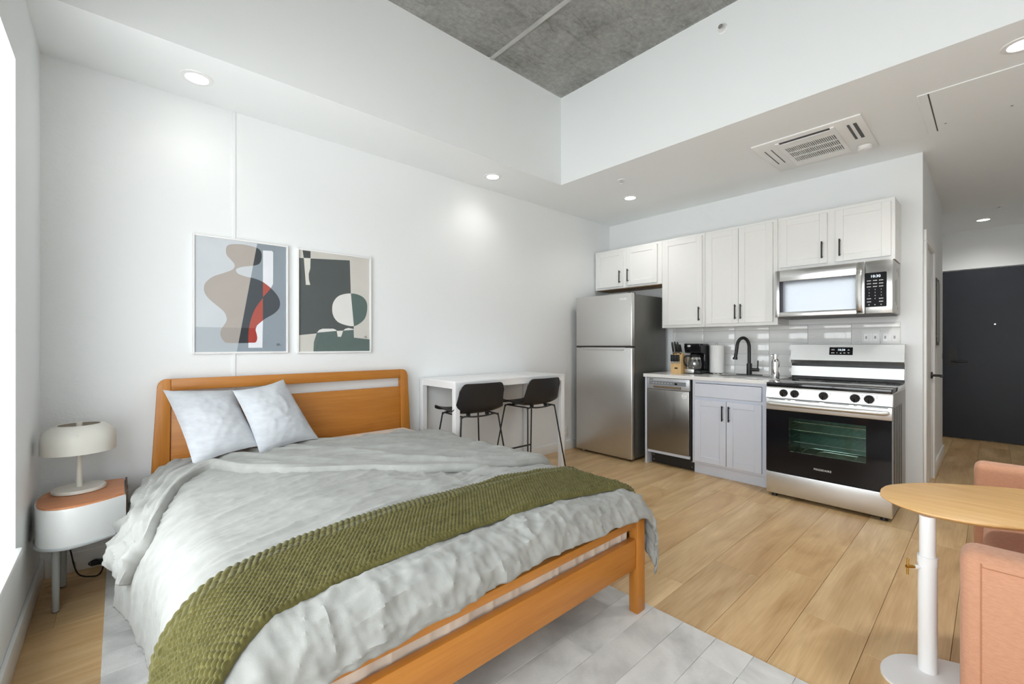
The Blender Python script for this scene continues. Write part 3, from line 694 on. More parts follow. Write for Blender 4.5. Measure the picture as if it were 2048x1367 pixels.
for z0, z1, x0 in ((1.55, 1.72, 4.43), (1.53, 1.73, 4.50), (1.79, 1.82, 4.52), (1.50, 1.52, 4.56), (1.76, 1.83, 4.60)): B().box(x0, x0 + .012, M0 - .0006, M0 + .003, z0, z1).obj('side_vent', M_DKGREY, mw, smooth=False)
# fridge
fr = thing('refrigerator', 'tall stainless top-freezer refrigerator in the corner', 'refrigerator', (4.28, 2.88, 0))
F0, F1, FXF = 2.508, 3.25, 3.94
B().box(FXF + .062, 4.64, F0 + .008, F1 - .008, .025, 1.752, .006, 2).obj('body', M_FRSIDE, fr)
fd = B().box(FXF, FXF + .055, F0, F1, 1.203, 1.762, .010, 3).obj('freezer_door', M_FRIDGE, fr)
dd = B().box(FXF, FXF + .055, F0, F1, .022, 1.19, .010, 3).obj('fridge_door', M_FRIDGE, fr)
B().box(FXF + .055, FXF + .064, F0 + .006, F1 - .006, .03, 1.755).obj('door_gasket', M_BLKPL, fr, smooth=False)
B().prism([(2.59, 1.19), (2.61, 1.160), (3.145, 1.160), (3.165, 1.19)], FXF - .006, FXF + .02, 'YZ', .002).obj('recess_handle', M_FRIDGE, dd)
B().box(FXF + .004, FXF + .05, F0 + .004, F1 - .004, 1.189, 1.204).obj('door_gap', M_BLKPL, fr, smooth=False)
lg = B().box(FXF - .0015, FXF + .001, 2.572, 2.660, 1.690, 1.712, .0005, 1).obj('badge', M_WHITEM, fd)
strokes('brand_mark', 2.625, 1.700, .055, .007, FXF - .0014, mat('pale_print', (.62, .62, .61), .4, var=0), lg, 6)
B().box(FXF + .01, FXF + .10, F0 + .02, F0 + .06, 1.752, 1.772, .004, 2).obj('hinge_cover', M_DKGREY, fr)
for y in (F0 + .06, F1 - .06):
    for x in (FXF + .07, 4.58): B().cyl((x, y, 0), (x, y, .028), .018, n=14).obj('foot', M_WHITEM if y > 3 else M_BLKPL, fr)

# counter things
kb = thing('knife_block', 'blond wooden knife block with black handled knives', 'knife block', (4.33, 2.20, CZ))
prof = [(4.285, 0), (4.285, .150), (4.33, .215), (4.42, .165), (4.42, 0)]
B().prism([(x, CZ + z) for x, z in prof], 2.155, 2.265, 'XZ', .002).obj('block', M_BLOCK, kb)
B().prism([(2.205 + .02 * math.cos(2 * PI * k / 24), CZ + .055 + .009 * math.sin(2 * PI * k / 24)) for k in range(24)], 4.2838, 4.2855, 'YZ').obj('logo', M_BLKPL, kb)
for k in range(6):
    y = 2.168 + k * .0165
    kn = B().box(4.262, 4.278, y - .006, y + .006, CZ + .125, CZ + .195, .003, 2).obj('steak_knife', M_BLKPL, kb)
    B().box(4.266, 4.29, y - .004, y + .004, CZ + .108, CZ + .126).obj('bolster', M_STEEL, kn, smooth=False)
for y, x, h in ((2.175, 4.31, .30), (2.20, 4.325, .325), (2.225, 4.315, .33), (2.25, 4.31, .325), (2.19, 4.36, .30), (2.24, 4.36, .31)):
    kn = B().tube([(x + .02, y, CZ + .19), (x + .004, y, CZ + .225), (x - .02, y, CZ + h - .02), (x - .024, y, CZ + h)], [.008, .010, .011, .008], 8).obj('knife', M_BLKPL, kb)
    B().cyl((x + .008, y, CZ + .212), (x + .003, y, CZ + .226), .011, n=10).obj('bolster', M_STEEL, kn)
# coffee maker
cm = thing('coffee_maker', 'black drip coffee maker with glass carafe', 'coffee maker', (4.50, 2.08, CZ))
cx0, cy0 = 4.42, 2.066
B().box(cx0 - .07, cx0 + .15, cy0 - .085, cy0 + .085, CZ, CZ + .035, .012, 3).obj('base', M_BLKPL, cm)
B().box(cx0 - .076, cx0 - .05, cy0 - .02, cy0 + .085, CZ + .005, CZ + .05, .006, 2).obj('switch_panel', M_STEEL, cm)
B().box(cx0 + .055, cx0 + .15, cy0 - .085, cy0 + .085, CZ + .03, CZ + .31, .018, 3).obj('water_tank', M_GLOSSBLK, cm)
B().prism([(cx0 - .075, CZ + .31), (cx0 - .075, CZ + .27), (cx0 - .055, CZ + .215), (cx0 + .07, CZ + .20), (cx0 + .07, CZ + .31)], cy0 - .085, cy0 + .085, 'XZ', .008).obj('brew_head', M_GLOSSBLK, cm)
B().prism([(cy0 + .03 + .018 * math.cos(2 * PI * k / 20), CZ + .285 + .01 * math.sin(2 * PI * k / 20)) for k in range(20)], cx0 - .077, cx0 - .0745, 'YZ').obj('logo', M_STEEL, cm)
ca = B().lathe([(0, .0), (.05, .0), (.066, .03), (.068, .07), (.058, .115), (.048, .135), (.05, .15)], (cx0 - .005, cy0, CZ + .036), 28).obj('carafe', M_CARAFE, cm)
B().lathe([(0, .166), (.045, .162), (.053, .146), (.050, .136)], (cx0 - .005, cy0, CZ + .036), 24).obj('carafe_lid', M_BLKPL, ca)
B().lathe([(.0585, .112), (.0600, .118), (.0535, .132)], (cx0 - .005, cy0, CZ + .036), 28).obj('carafe_band', M_CHROME, ca)
B().tube(spline([(cx0 - .035, cy0 + .045, CZ + .18), (cx0 - .07, cy0 + .075, CZ + .178), (cx0 - .08, cy0 + .082, CZ + .13), (cx0 - .062, cy0 + .072, CZ + .085), (cx0 - .05, cy0 + .06, CZ + .08)], 4, False), .008, 8).obj('carafe_handle', M_BLKPL, ca)
# paper towel
px, py = 4.56, 1.905
pt = thing('paper_towel_holder', 'white paper towel roll standing on a chrome holder', 'paper towel', (px, py, CZ))
B().lathe([(0, .008), (.07, .008), (.074, .0), (0, 0)], (px, py, CZ), 32).obj('stand', M_CHROME, pt)
B().lathe([(.02, .012), (.066, .012), (.068, .02), (.068, .285), (.065, .292), (.02, .292), (.02, .012)], (px, py, CZ), 40).obj('roll', M_PAPER, pt)
B().cyl((px, py, CZ + .005), (px, py, CZ + .305), .006).sphere((px, py, CZ + .31), .012).obj('rod', M_CHROME, pt)
# soap dispenser
sx_, sy_ = 4.30, 1.29
sd = thing('soap_dispenser', 'slim polished steel pump bottle beside the stove', 'soap dispenser', (sx_, sy_, CZ))
B().lathe([(0, 0), (.030, 0), (.031, .004), (.031, .145), (.026, .165), (.020, .172), (0, .172)], (sx_, sy_, CZ), 28).obj('bottle', M_CHROME, sd)
p_ = B().cyl((sx_, sy_, CZ + .17), (sx_, sy_, CZ + .192), .018, n=20).cyl((sx_, sy_, CZ + .192), (sx_, sy_, CZ + .215), .024, .022, n=20).obj('pump', M_CHROME, sd)
B().cyl((sx_, sy_, CZ + .203), (sx_ - .025, sy_ + .035, CZ + .2), .005, n=10).obj('spout', M_CHROME, p_)

# ------------------------------------------------------------------ hall electric panel, wall outlet
ep = thing('breaker_panel', 'grey breaker panel with a dark cover on the hallway wall', 'electrical panel', (5.83, .37, 1.22))
B().box(5.67, 5.99, .357, .3745, 1.215, 1.85, .003, 1).obj('cover', mat('breaker_grey', srgb(96, 98, 98), .45, .3), ep)
B().box(5.70, 5.96, .350, .357, 1.245, 1.82, .003, 1).obj('door', mat('breaker_grey_light', srgb(168, 168, 165), .45, .2), ep)
for z in (1.30, 1.76): B().cyl((5.69, .352, z), (5.69, .356, z), .006, n=10).obj('screw', M_STEEL, ep)
ol = thing('wall_outlet', 'white wall outlet beside the fridge above the baseboard', 'outlet', (3.86, YA, .15))
B().box(3.825, 3.895, YA - .006, YA - .0005, .155, .275, .002, 2).obj('plate', M_WHITEPL, ol)
for z in (.19, .24): B().box(3.842, 3.878, YA - .008, YA - .005, z - .016, z + .016, .003, 2).obj('receptacle', M_WHITEM, ol)

# ------------------------------------------------------------------ pictures
def C(*c): return mat('ink_%d_%d_%d' % c, srgb(*c), .55, var=.03, vscale=5)
def frame(name, lab, x0, x1, z0, z1, layers, bg):
    t = thing(name, lab, 'picture', ((x0 + x1) / 2, YA, z0), 'framed abstract prints over the bed')
    w, d = .012, .026; yb = YA - .001; yf = YA - d
    b = B().box(x0, x0 + w, yf, yb, z0, z1, .002, 1).box(x1 - w, x1, yf, yb, z0, z1, .002, 1).box(x0 + w, x1 - w, yf, yb, z0, z0 + w, .002, 1).box(x0 + w, x1 - w, yf, yb, z1 - w, z1, .002, 1)
    b.obj('frame', M_WHITEM, t)
    pr = B().box(x0 + w, x1 - w, YA - .014, yb, z0 + w, z1 - w).obj('print', bg, t, smooth=False)
    for k, (pts, m) in enumerate(layers):
        y = YA - .0142 - .00018 * k
        b = B()
        c = lambda p: (min(max(p[0], x0 + w), x1 - w), min(max(p[1], z0 + w), z1 - w))
        f = b.bm.faces.new([b.bm.verts.new((c(p)[0], y, c(p)[1])) for p in pts])
        f.normal_update()
        if f.normal.y > 0: f.normal_flip()
        bmesh.ops.triangulate(b.bm, faces=[f], ngon_method='EAR_CLIP')
        b.obj('printed_shape', m, pr, smooth=False, recalc=False)
    return t, pr
def clip(poly, f):
    """keep the part of poly where f(p) >= 0 (f linear)"""
    out = []
    for i in range(len(poly)):
        p, q = poly[i - 1], poly[i]; a, c = f(p), f(q)
        if (a >= 0) != (c >= 0):
            t = a / (a - c); out.append((p[0] + (q[0] - p[0]) * t, p[1] + (q[1] - p[1]) * t))
        if c >= 0: out.append(q)
    return out
vase = spline([(.518, 1.861), (.542, 1.876), (.598, 1.885), (.654, 1.881), (.693, 1.872), (.714, 1.849), (.716, 1.805), (.703, 1.77), (.674, 1.754), (.623, 1.742), (.585, 1.729), (.568, 1.713), (.579, 1.69), (.623, 1.675), (.674, 1.667), (.726, 1.647), (.773, 1.61), (.81, 1.568), (.829, 1.523), (.824, 1.477), (.793, 1.438), (.746, 1.406), (.713, 1.379), (.687, 1.352), (.68, 1.33), (.687, 1.293), (.69, 1.264), (.68, 1.242), (.661, 1.236), (.53, 1.235), (.5, 1.248), (.483, 1.283), (.485, 1.318), (.5, 1.347), (.515, 1.376), (.515, 1.404), (.5, 1.438), (.465, 1.472), (.424, 1.511), (.399, 1.55), (.396, 1.591), (.41, 1.624), (.447, 1.659), (.5, 1.685), (.542, 1.708), (.558, 1.727), (.559, 1.749), (.542, 1.772), (.518, 1.8), (.512, 1.831)], 3)
dg_ = lambda p: (p[0] - (.573 + (p[1] - 1.182) * (.118 / .727)))
right = clip([(.346, 1.178), (.868, 1.178), (.868, 1.904), (.346, 1.904)], dg_)
red2 = spline([(.724, 1.54), (.68, 1.469), (.654, 1.395), (.64, 1.322), (.637, 1.25)], 4, False) + [(.64, 1.237), (.675, 1.237)] + spline([(.684, 1.243), (.69, 1.264), (.687, 1.293), (.68, 1.325), (.689, 1.354), (.724, 1.388)], 3, False)
red1 = [(.724, 1.648), (.75, 1.63), (.772, 1.609), (.75, 1.578), (.724, 1.546)]
wtop = [(.724, 1.862), (.779, 1.867), (.787, 1.858), (.786, 1.641), (.773, 1.611), (.75, 1.63), (.724, 1.649)]
wbot = [(.638, 1.237), (.675, 1.237), (.684, 1.243), (.69, 1.264), (.68, 1.325), (.689, 1.354), (.724, 1.388), (.721, 1.203), (.638, 1.203)]
up_ = lambda p: 1.335 - p[1]; dn_ = lambda p: p[1] - 1.335
hd_, bd_ = clip(vase, lambda p: p[1] - 1.722), clip(vase, lambda p: 1.722 - p[1])
dvh, dv = clip(hd_, dg_), clip(bd_, dg_)
lay1 = [([(.346, 1.178), (.868, 1.178), (.868, 1.335), (.346, 1.335)], C(178, 186, 192)), (right, C(142, 152, 161)),
        (vase, C(176, 168, 161)), (clip(vase, up_), C(164, 156, 150)), (dvh, C(62, 67, 72)), (dv, C(72, 78, 84)), (clip(dv, up_), C(44, 49, 53)), (wtop, C(228, 230, 236)), (wbot, C(228, 230, 236)),
        (red1, C(172, 84, 74)), (clip(red2, dn_), C(172, 84, 74)), (clip(red2, up_), C(164, 56, 46))]
t1, pr1 = frame('framed_print', 'framed abstract print with a grey and red vase shape', .336, .880, 1.166, 1.915, lay1, C(204, 209, 214))
B().tube(spline([(.807, YA - .0165, 1.215), (.813, YA - .0165, 1.234), (.817, YA - .0165, 1.215), (.824, YA - .0165, 1.231), (.827, YA - .0165, 1.219), (.838, YA - .0165, 1.221)], 3, False), .0008, 5).obj('signature', M_BLKPL, pr1)
circ = spline([(1.276, 1.609), (1.226, 1.586), (1.193, 1.539), (1.185, 1.489), (1.193, 1.44), (1.226, 1.396), (1.284, 1.373), (1.35, 1.366), (1.404, 1.394), (1.44, 1.434), (1.456, 1.495), (1.453, 1.555), (1.422, 1.596), (1.369, 1.616), (1.326, 1.617)], 3)
hg = clip(circ, lambda p: p[0] - (1.326 + (1.617 - p[1]) * (.024 / .251)))
lay2 = [([(.95, 1.842), (1.318, 1.871), (1.326, 1.617), (1.35, 1.366), (1.348, 1.338), (.95, 1.291)], C(84, 90, 90)),
        ([(.977, 1.901), (1.031, 1.9), (1.031, 1.85), (.985, 1.846)], C(74, 80, 80)),
        ([(.985, 1.846), (1.031, 1.85), (1.029, 1.775), (1.018, 1.734), (1.02, 1.694), (1.029, 1.656), (.999, 1.654)], C(220, 218, 211)),
        (circ, C(226, 225, 222)), (hg, C(92, 110, 106)),
        ([(1.051, 1.170), (1.054, 1.243), (1.075, 1.311), (1.218, 1.327), (1.226, 1.283), (1.251, 1.283), (1.267, 1.33), (1.348, 1.338), (1.35, 1.277), (1.48, 1.265), (1.48, 1.170)], C(94, 110, 106)),
        ([(1.075, 1.311), (1.091, 1.331), (1.114, 1.341), (1.193, 1.343), (1.214, 1.334), (1.218, 1.327)], C(226, 225, 222)),
        ([(1.267, 1.33), (1.284, 1.345), (1.309, 1.351), (1.343, 1.345), (1.348, 1.338)], C(226, 225, 222)),
        ([(1.218, 1.327), (1.267, 1.33), (1.251, 1.283), (1.226, 1.283)], C(224, 222, 217))]
t2, pr2 = frame('framed_print', 'framed abstract print with dark green blocks and a split circle', .939, 1.488, 1.162, 1.912, lay2, C(206, 203, 196))
B().tube(spline([(1.424, YA - .0165, 1.278), (1.449, YA - .0165, 1.291), (1.44, YA - .0165, 1.276), (1.458, YA - .0165, 1.282)], 3, False), .0008, 5).obj('signature', M_BLKPL, pr2)

# ------------------------------------------------------------------ bar table and stools
bt = thing('bar_table', 'white bar height table against the long wall', 'table', (2.57, 3.06, 0))
T0, T1, U0, U1, TZ = 1.93, 3.21, 2.79, YA - .008, .937
B().box(T0, T1, U0, U1, TZ - .018, TZ, .002, 2).obj('table_top', M_TABLEW, bt)
b = B().box(T0 + .002, T1 - .002, U0 + .002, U0 + .03, TZ - .06, TZ - .018).box(T0 + .002, T1 - .002, U1 - .03, U1 - .002, TZ - .06, TZ - .018).box(T0 + .002, T0 + .03, U0 + .03, U1 - .03, TZ - .06, TZ - .018).box(T1 - .03, T1 - .002, U0 + .03, U1 - .03, TZ - .06, TZ - .018)
b.obj('apron', M_TABLEW, bt, smooth=False)
for x in (T0 + .001, T1 - .046):
    for y in (U0 + .001, U1 - .046): B().box(x, x + .045, y, y + .045, 0, TZ - .0185, .002, 1).obj('leg', M_TABLEW, bt)
def stool():
    t = thing('bar_stool', '', 'stool', (0, 0, 0), 'bar stools at the white table')
    # shell: side profile swept across a curved width; front towards +Y
    prof = [(.225, .665), (.215, .684), (.17, .688), (.05, .674), (-.06, .668), (-.135, .682), (-.178, .722), (-.203, .79), (-.218, .86), (-.228, .918)]
    P = spline(prof, 4, False); n = len(P); m = 25; G = np.zeros((n, m, 3)); G2 = np.zeros((n, m, 3))
    for i, (y, z) in enumerate(P):
        s = i / (n - 1)
        hw = .212 + .032 * math.sin(PI * min(1, s * 1.15)) ** 2 
        if s < .07: hw -= .04 * (1 - s / .07) ** 2
        for j in range(m):
            u = -1 + 2 * j / (m - 1)
            up = .040 * abs(u) ** 3 * math.exp(-((s - .35) / .3) ** 2)
            fw = .036 * abs(u) ** 2.4 * max(0, min(1, (s - .45) / .25))
            dn = .055 * max(0, (abs(u) - .72) / .28) ** 2.6 * max(0, min(1, (s - .80) / .2)) ** 1.2
            G[i, j] = (u * hw, y + fw, z + up - dn)
    # offset for thickness
    du = np.gradient(G, axis=0); dv_ = np.gradient(G, axis=1); nr = np.cross(du, dv_); nr /= np.linalg.norm(nr, axis=2, keepdims=True) + 1e-9
    G2 = G - nr * .007
    b = B(); V = [[b.bm.verts.new(G[i, j]) for j in range(m)] for i in range(n)]; W = [[b.bm.verts.new(G2[i, j]) for j in range(m)] for i in range(n)]
    for i in range(n - 1):
        for j in range(m - 1):
            b.bm.faces.new((V[i][j], V[i][j + 1], V[i + 1][j + 1], V[i + 1][j])); b.bm.faces.new((W[i][j], W[i + 1][j], W[i + 1][j + 1], W[i][j + 1]))
    for i in range(n - 1):
        b.bm.faces.new((V[i][0], V[i + 1][0], W[i + 1][0], W[i][0])); b.bm.faces.new((V[i][-1], W[i][-1], W[i + 1][-1], V[i + 1][-1]))
    for j in range(m - 1):
        b.bm.faces.new((V[0][j], W[0][j], W[0][j + 1], V[0][j + 1])); b.bm.faces.new((V[-1][j], V[-1][j + 1], W[-1][j + 1], W[-1][j]))
    b.obj('seat_shell', M_BLKPL, t)
    r = .0065; feet = {}
    for sx in (-1, 1):
        for sy, yt, yb in ((-1, -.155, -.24), (1, .15, .245)):
            top = (sx * .175, yt, .648); foot = (sx * .255, yb, .004)
            B().tube(spline([(sx * .10, yt + sy * -.0, .653), (sx * .15, yt, .655), (sx * .176, yt, .64), (sx * .182, yt + sy * .008, .60), foot], 5, False), r, 8).obj('leg', M_BLACK, t)
            feet[(sx, sy)] = (top, foot)
    def at(sx, sy, z):
        a, c = Vector((sx * .182, -.163 if sy < 0 else .158, .60)), Vector(feet[(sx, sy)][1]); k = (a.z - z) / (a.z - c.z); return a + (c - a) * k
    B().tube([at(-1, 1, .205), at(1, 1, .205)], .0085, 8).obj('footrest', M_BLACK, t)
    ring = B()
    for yt in (-.155, .15): ring.tube(spline([(-.11, yt, .653), (-.05, yt, .647), (.05, yt, .647), (.11, yt, .653)], 4, False), r, 8)
    for sx in (-1, 1): ring.tube([(sx * .16, -.155, .654), (sx * .16, .15, .654)], r, 8)
    ring.obj('seat_frame', M_BLACK, t)
    b = B()
    for sx in (-1, 1):
        for yt in (-.12, .12): b.box(sx * .09 - .012, sx * .09 + .012, yt - .012, yt + .012, .648, .672)
    b.obj('spacer', M_BLKPL, t, smooth=False)
    return t
s1 = stool(); s2 = copy_tree(s1)
s1.location = (2.175, 2.93, 0); s1.rotation_euler.z = math.radians(-5); s1['label'] = 'black shell bar stool at the bed end of the white table'
s2.location = (2.885, 2.945, 0); s2.rotation_euler.z = math.radians(0); s2['label'] = 'black shell bar stool at the fridge end of the white table'

# ------------------------------------------------------------------ nightstand, lamp, cord
ns = thing('nightstand', 'rounded pale grey nightstand with a wooden top beside the bed', 'nightstand', (-.14, 2.98, 0))
out = spline([(.026, 2.85), (-.066, 2.793), (-.162, 2.764), (-.226, 2.79), (-.268, 2.84), (-.286, 2.93), (-.286, 3.03), (-.262, 3.12), (-.20, 3.185), (-.12, 3.20), (-.05, 3.195), (.026, 3.18)], 4, False)
B().prism(out, .322, .492, 'XY', .006).obj('body', M_NSBODY, ns)
ins = [(-.13 + (x + .13) * .965, 2.98 + (y - 2.98) * .965) for x, y in out]
B().prism(ins, .490, .5, 'XY', .002).obj('top', M_NSTOP, ns)
B().box(.026, .034, 2.86, 3.18, .33, .502, .002, 1).obj('side_edge', mat('dark_walnut_edge', srgb(78, 58, 44), .5), ns)
B().tube([(x * 1.0, y, .318) for x, y in out[2:-2]], .007, 6).obj('lower_band', M_NSLEG, ns)  # thin tube in the leg paint round the body's lower edge
for x, y in ((-.215, 2.885), (-.21, 3.16), (.006, 2.88), (.006, 3.15)):
    zf_ = .0112 if x > -.05 else 0
    lg_ = B().cyl((x, y, zf_ + .004), (x, y, .325), .0125, .0145, 18).obj('leg', M_NSLEG, ns)
    B().cyl((x, y, zf_), (x, y, zf_ + .006), .012, n=14).obj('glide', M_DKGREY, lg_)
LX, LY = -.147, 3.065
lp = thing('table_lamp', 'putty coloured mushroom table lamp on the nightstand', 'lamp', (LX, LY, .5))
B().lathe([(0, .0008), (.096, .0008), (.1, .003), (.1, .014), (.097, .018), (0, .018)], (LX, LY, .5), 48).obj('base', M_LAMP, lp)
B().cyl((LX, LY, .515), (LX, LY, .82), .0125, .009, 20).obj('stem', M_LAMP, lp)
sh = [(.134, .196), (.1375, .196), (.139, .243), (.136, .274), (.122, .304), (.098, .324), (.080, .329), (.078, .327), (.096, .320), (.118, .300), (.132, .272), (.135, .243), (.134, .196)]
ls = B().lathe(sh, (LX, LY, .5), 56).obj('lamp_shade', M_LAMP, lp)
B().cyl((LX, LY, .82), (LX, LY, .835), .012, n=14).tube([(LX - .135, LY, .79), (LX + .135, LY, .79)], .003, 6).tube([(LX, LY - .135, .79), (LX, LY + .135, .79)], .003, 6).obj('shade_carrier', M_LAMP, ls)
cpts = spline([(-.21, 3.20, .50), (-.235, 3.235, .42), (-.22, 3.26, .30), (-.19, 3.25, .15), (-.16, 3.21, .03), (-.10, 3.18, .006), (-.075, 3.2, .006), (-.065, 3.26, .02), (-.09, 3.29, .05), (-.12, 3.29, .04), (-.10, 3.28, .03), (.02, 3.29, .035), (.10, 3.29, .05)], 6, False)
co = tag(B().tube(cpts, .0035, 8).obj('lamp_cord', M_CORD), 'black lamp cord coiled on the floor behind the nightstand', 'cord')
B().box(-.115, -.06, 3.282, 3.304, .02, .046, .006, 2).obj('inline_plug', M_CORD, co)
B().box(-.01, .03, 3.28, 3.306, .025, .05, .005, 2).obj('adapter', M_WHITEPL, co)

# ------------------------------------------------------------------ rug
rug = thing('patchwork_rug', 'pale grey patchwork hide rug under the bed', 'rug', (.9, 1.75, 0))
R0, R1, RY0, RY1 = -.05, 1.838, .20, 3.27
B().box(R0 + .002, R1 - .002, RY0 + .002, RY1 - .002, .0005, .006).obj('backing', mat('rug_backing', srgb(150, 148, 144), .95), rug, smooth=False)
def patch(x0, x1, y0, y1):
    B().box(x0 + .0003, x1 - .0003, y0 + .0003, y1 - .0003, .005, .011, .0011, 1).obj('patch', M_RUG, rug)
yb = 1.197
while yb - .1425 > RY0: yb -= .1425
k = 0; y = yb
edges = [RY0]
while y < RY1 - .03: edges.append(y); y += .1425
edges.append(RY1)
for i, (y0, y1) in enumerate(zip(edges, edges[1:])):
    xs = [R0]
    x = R0 + .35 + (i * .83) % 1.3
    while x < 1.45: xs.append(x); x += 1.6
    if y0 < .70: xs.append(1.68)
    xs.append(R1)
    for x0, x1 in zip(xs, xs[1:]): patch(x0, x1, y0, y1)

# ------------------------------------------------------------------ bed frame
bed = thing('bed_frame', 'honey oak bed frame with slotted headboard', 'bed', (.965, 2.15, 0))
HY0, HY1 = 3.238, 3.282
def hpost(s):
    o = lambda z: .139 - .052 * (.528 - z)
    pts = [(o(.012), .012), (.215, .012), (.226, .952), (.226, 1.022)] + [(.209 - .0 + (-.045) * math.sin(math.radians(a)) , .972 + .05 * math.cos(math.radians(a))) for a in (0, 15, 30, 45, 60, 75, 90)]
    pts = [(x if s < 0 else 1.930 - x, z) for x, z in pts]
    return pts
B().prism(hpost(-1), HY0, HY1, 'XZ', .004).obj('headboard_post', M_BEDV, bed)
B().prism(hpost(1), HY0, HY1, 'XZ', .004).obj('headboard_post', M_BEDV, bed)
B().box(.2265, 1.7035, HY0 + .003, HY1 - .003, .952, 1.022, .005, 2).obj('headboard_rail', M_BED, bed)
B().box(.224, 1.706, HY0 + .012, HY1 - .010, .26, .883, .004, 2).obj('headboard_panel', M_BED, bed)
for x0 in (.140, 1.730):
    B().box(x0, x0 + .063, 1.072, 1.118, .011, .437, .005, 2).obj('foot_post', M_BEDV, bed)
B().box(.2035, 1.7295, 1.080, 1.112, .402, .437, .004, 2).obj('foot_rail', M_BED, bed)
B().box(.2035, 1.7295, 1.080, 1.112, .216, .350, .004, 2).obj('foot_board', M_BED, bed)
for x0 in (.150, 1.755): B().box(x0, x0 + .028, 1.118, 3.237, .205, .335, .004, 2).obj('side_rail', M_BEDY, bed)
for k in range(12):
    y = 1.2 + k * .17
    B().box(.178, 1.755, y, y + .07, .228, .246).obj('slat', M_BED, bed, smooth=False)

# ------------------------------------------------------------------ cloth
def pnoise(x, y, seed=0):
    """2-D gradient noise, numpy"""
    rs = np.random.RandomState(seed); perm = rs.permutation(256); ang = rs.rand(256) * 2 * PI
    gx, gy = np.cos(ang), np.sin(ang)
    xi, yi = np.floor(x).astype(int), np.floor(y).astype(int); xf, yf = x - xi, y - yi
    u, v = xf ** 3 * (xf * (xf * 6 - 15) + 10), yf ** 3 * (yf * (yf * 6 - 15) + 10)
    def g(ix, iy, dx, dy):
        h = perm[(perm[ix & 255] + iy) & 255]; return gx[h] * dx + gy[h] * dy
    a = g(xi, yi, xf, yf); b_ = g(xi + 1, yi, xf - 1, yf); c = g(xi, yi + 1, xf, yf - 1); d = g(xi + 1, yi + 1, xf - 1, yf - 1)
    return (a * (1 - u) + b_ * u) * (1 - v) + (c * (1 - u) + d * u) * v
def ridge(x, y, seed, p=4): return np.clip(1 - np.abs(pnoise(x, y, seed)) * 2.6, 0, 1) ** p
def sst(x, a, b_): t = np.clip((x - a) / (b_ - a), 0, 1); return t * t * (3 - 2 * t)
def edge(t, r, out=.05):
    L = r * PI / 2
    dx = np.where(t <= 0, t, np.where(t < L, r * np.sin(np.clip(t, 0, L) / r), r + out * (t - L)))
    dz = np.where(t <= 0, 0, np.where(t < L, -(r - r * np.cos(np.clip(t, 0, L) / r)), -r - (t - L)))
    return dx, dz
X0, HWL, HWR, RL, RR, ZB = .97, .72, .735, .165, .125, .592
BF, RF, YHEAD = 1.875, .105, 3.03
def S(a, b_):
    """mattress-covering surface: a across the bed, b down its length from the head"""
    dl, zl = edge(-a - HWL, RL, .06); dr_, zr = edge(a - HWR, RR, .10)
    x = np.where(a < 0, X0 - HWL - dl, X0 + HWR + dr_)
    df, zf = edge(b_ - BF, RF, .02)
    y = YHEAD - BF - df
    dome = -.028 * sst(np.abs(a), .25, .9) - .010 * sst(b_, 1.2, 1.9)
    x = x - .085 * sst(-a, .80, 1.08) * np.exp(-((y - 2.45) / .32) ** 2)
    z = ZB + np.where(a < 0, zl, zr) + zf + dome - .02 * sst(-b_, -.35, 0)
    return np.stack([x, y, z], -1)
def normals(G):
    n = np.cross(np.gradient(G, axis=0), np.gradient(G, axis=1)); n /= np.linalg.norm(n, axis=2, keepdims=True) + 1e-12
    return n
def wrinkle(a, b_):
    y = YHEAD - b_; x = a + X0
    w = .012 * pnoise(x * 2.3, y * 2.6, 3)
    # long drag creases across the top, running mostly along X
    q = y * 1.0 - x * .12
    w = w + .0095 * ridge(x * 1.6, q * 8, 5, 3) * sst(a, -1.0, -.5) + .0055 * ridge(x * 3.0 + .6 * y, q * 17, 9, 3) + .0022 * ridge(x * 6 - y, q * 30, 10, 3)
    # bunched diagonal folds below the turned-back edge
    m = np.exp(-(((x - 1.28) / .36) ** 2 + ((y - 1.78) / .2) ** 2))
    w = w + m * (.042 * pnoise((x * .8 + y * .7) * 8, (y * .9 - x * .6) * 3, 12) + .010 * ridge((x * .9 + y * .5) * 10, (y - x * .4) * 5, 14, 2))
    m2 = np.exp(-(((x - .55) / .4) ** 2 + ((y - 2.2) / .25) ** 2)); w = w + m2 * .010 * pnoise(x * 3, y * 14, 13)
    # crumples towards the foot and down its drop
    mf = sst(b_, 1.72, 1.92); w = w + mf * (.010 * pnoise(x * 5.5, b_ * 3, 21) + .008 * pnoise(x * 13 + b_ * 3, b_ * 4, 26) + .006 * ridge(x * 10 + b_ * 4, b_ * 4, 22, 3) + .004 * ridge(x * 21 - b_ * 5, b_ * 7, 23, 3) + .002 * pnoise(x * 40, b_ * 20, 27) - .003)
    mt = sst(b_, 1.45, 1.85); w = w + mt * (.006 * ridge(x * 6 + y * 3, y * 6, 24, 3) + .003 * ridge(x * 12 - y * 6, y * 9, 25, 3))
    # soft vertical folds on the left and right drops
    ml = sst(-a, .80, 1.05); w = w + ml * (.016 * pnoise(y * 4.2, a * 1.4, 31) + .006 * pnoise(y * 13, a * 4, 32))
    mr = sst(a, .82, .95); w = w + mr * .014 * pnoise(y * 7, a * 2, 33)
    w = w + .0013 * pnoise(x * 34, y * 34, 41) + .0008 * pnoise(x * 70, y * 70, 42)
    return w
def cloth(name, G, m, parent=None, thick=.0):
    b = B().grid(G)
    o = b.obj(name, m, parent, recalc=False)
    for p in o.data.polygons: p.use_smooth = True
    if thick:
        md_ = o.modifiers.new('thickness', 'SOLIDIFY'); md_.thickness = thick; md_.offset = -1
    return o
na, nb = 290, 300
av = np.linspace(-(HWL + .26 + .22), HWR + .197 + .16, na); tv_ = np.linspace(0, 1, nb)
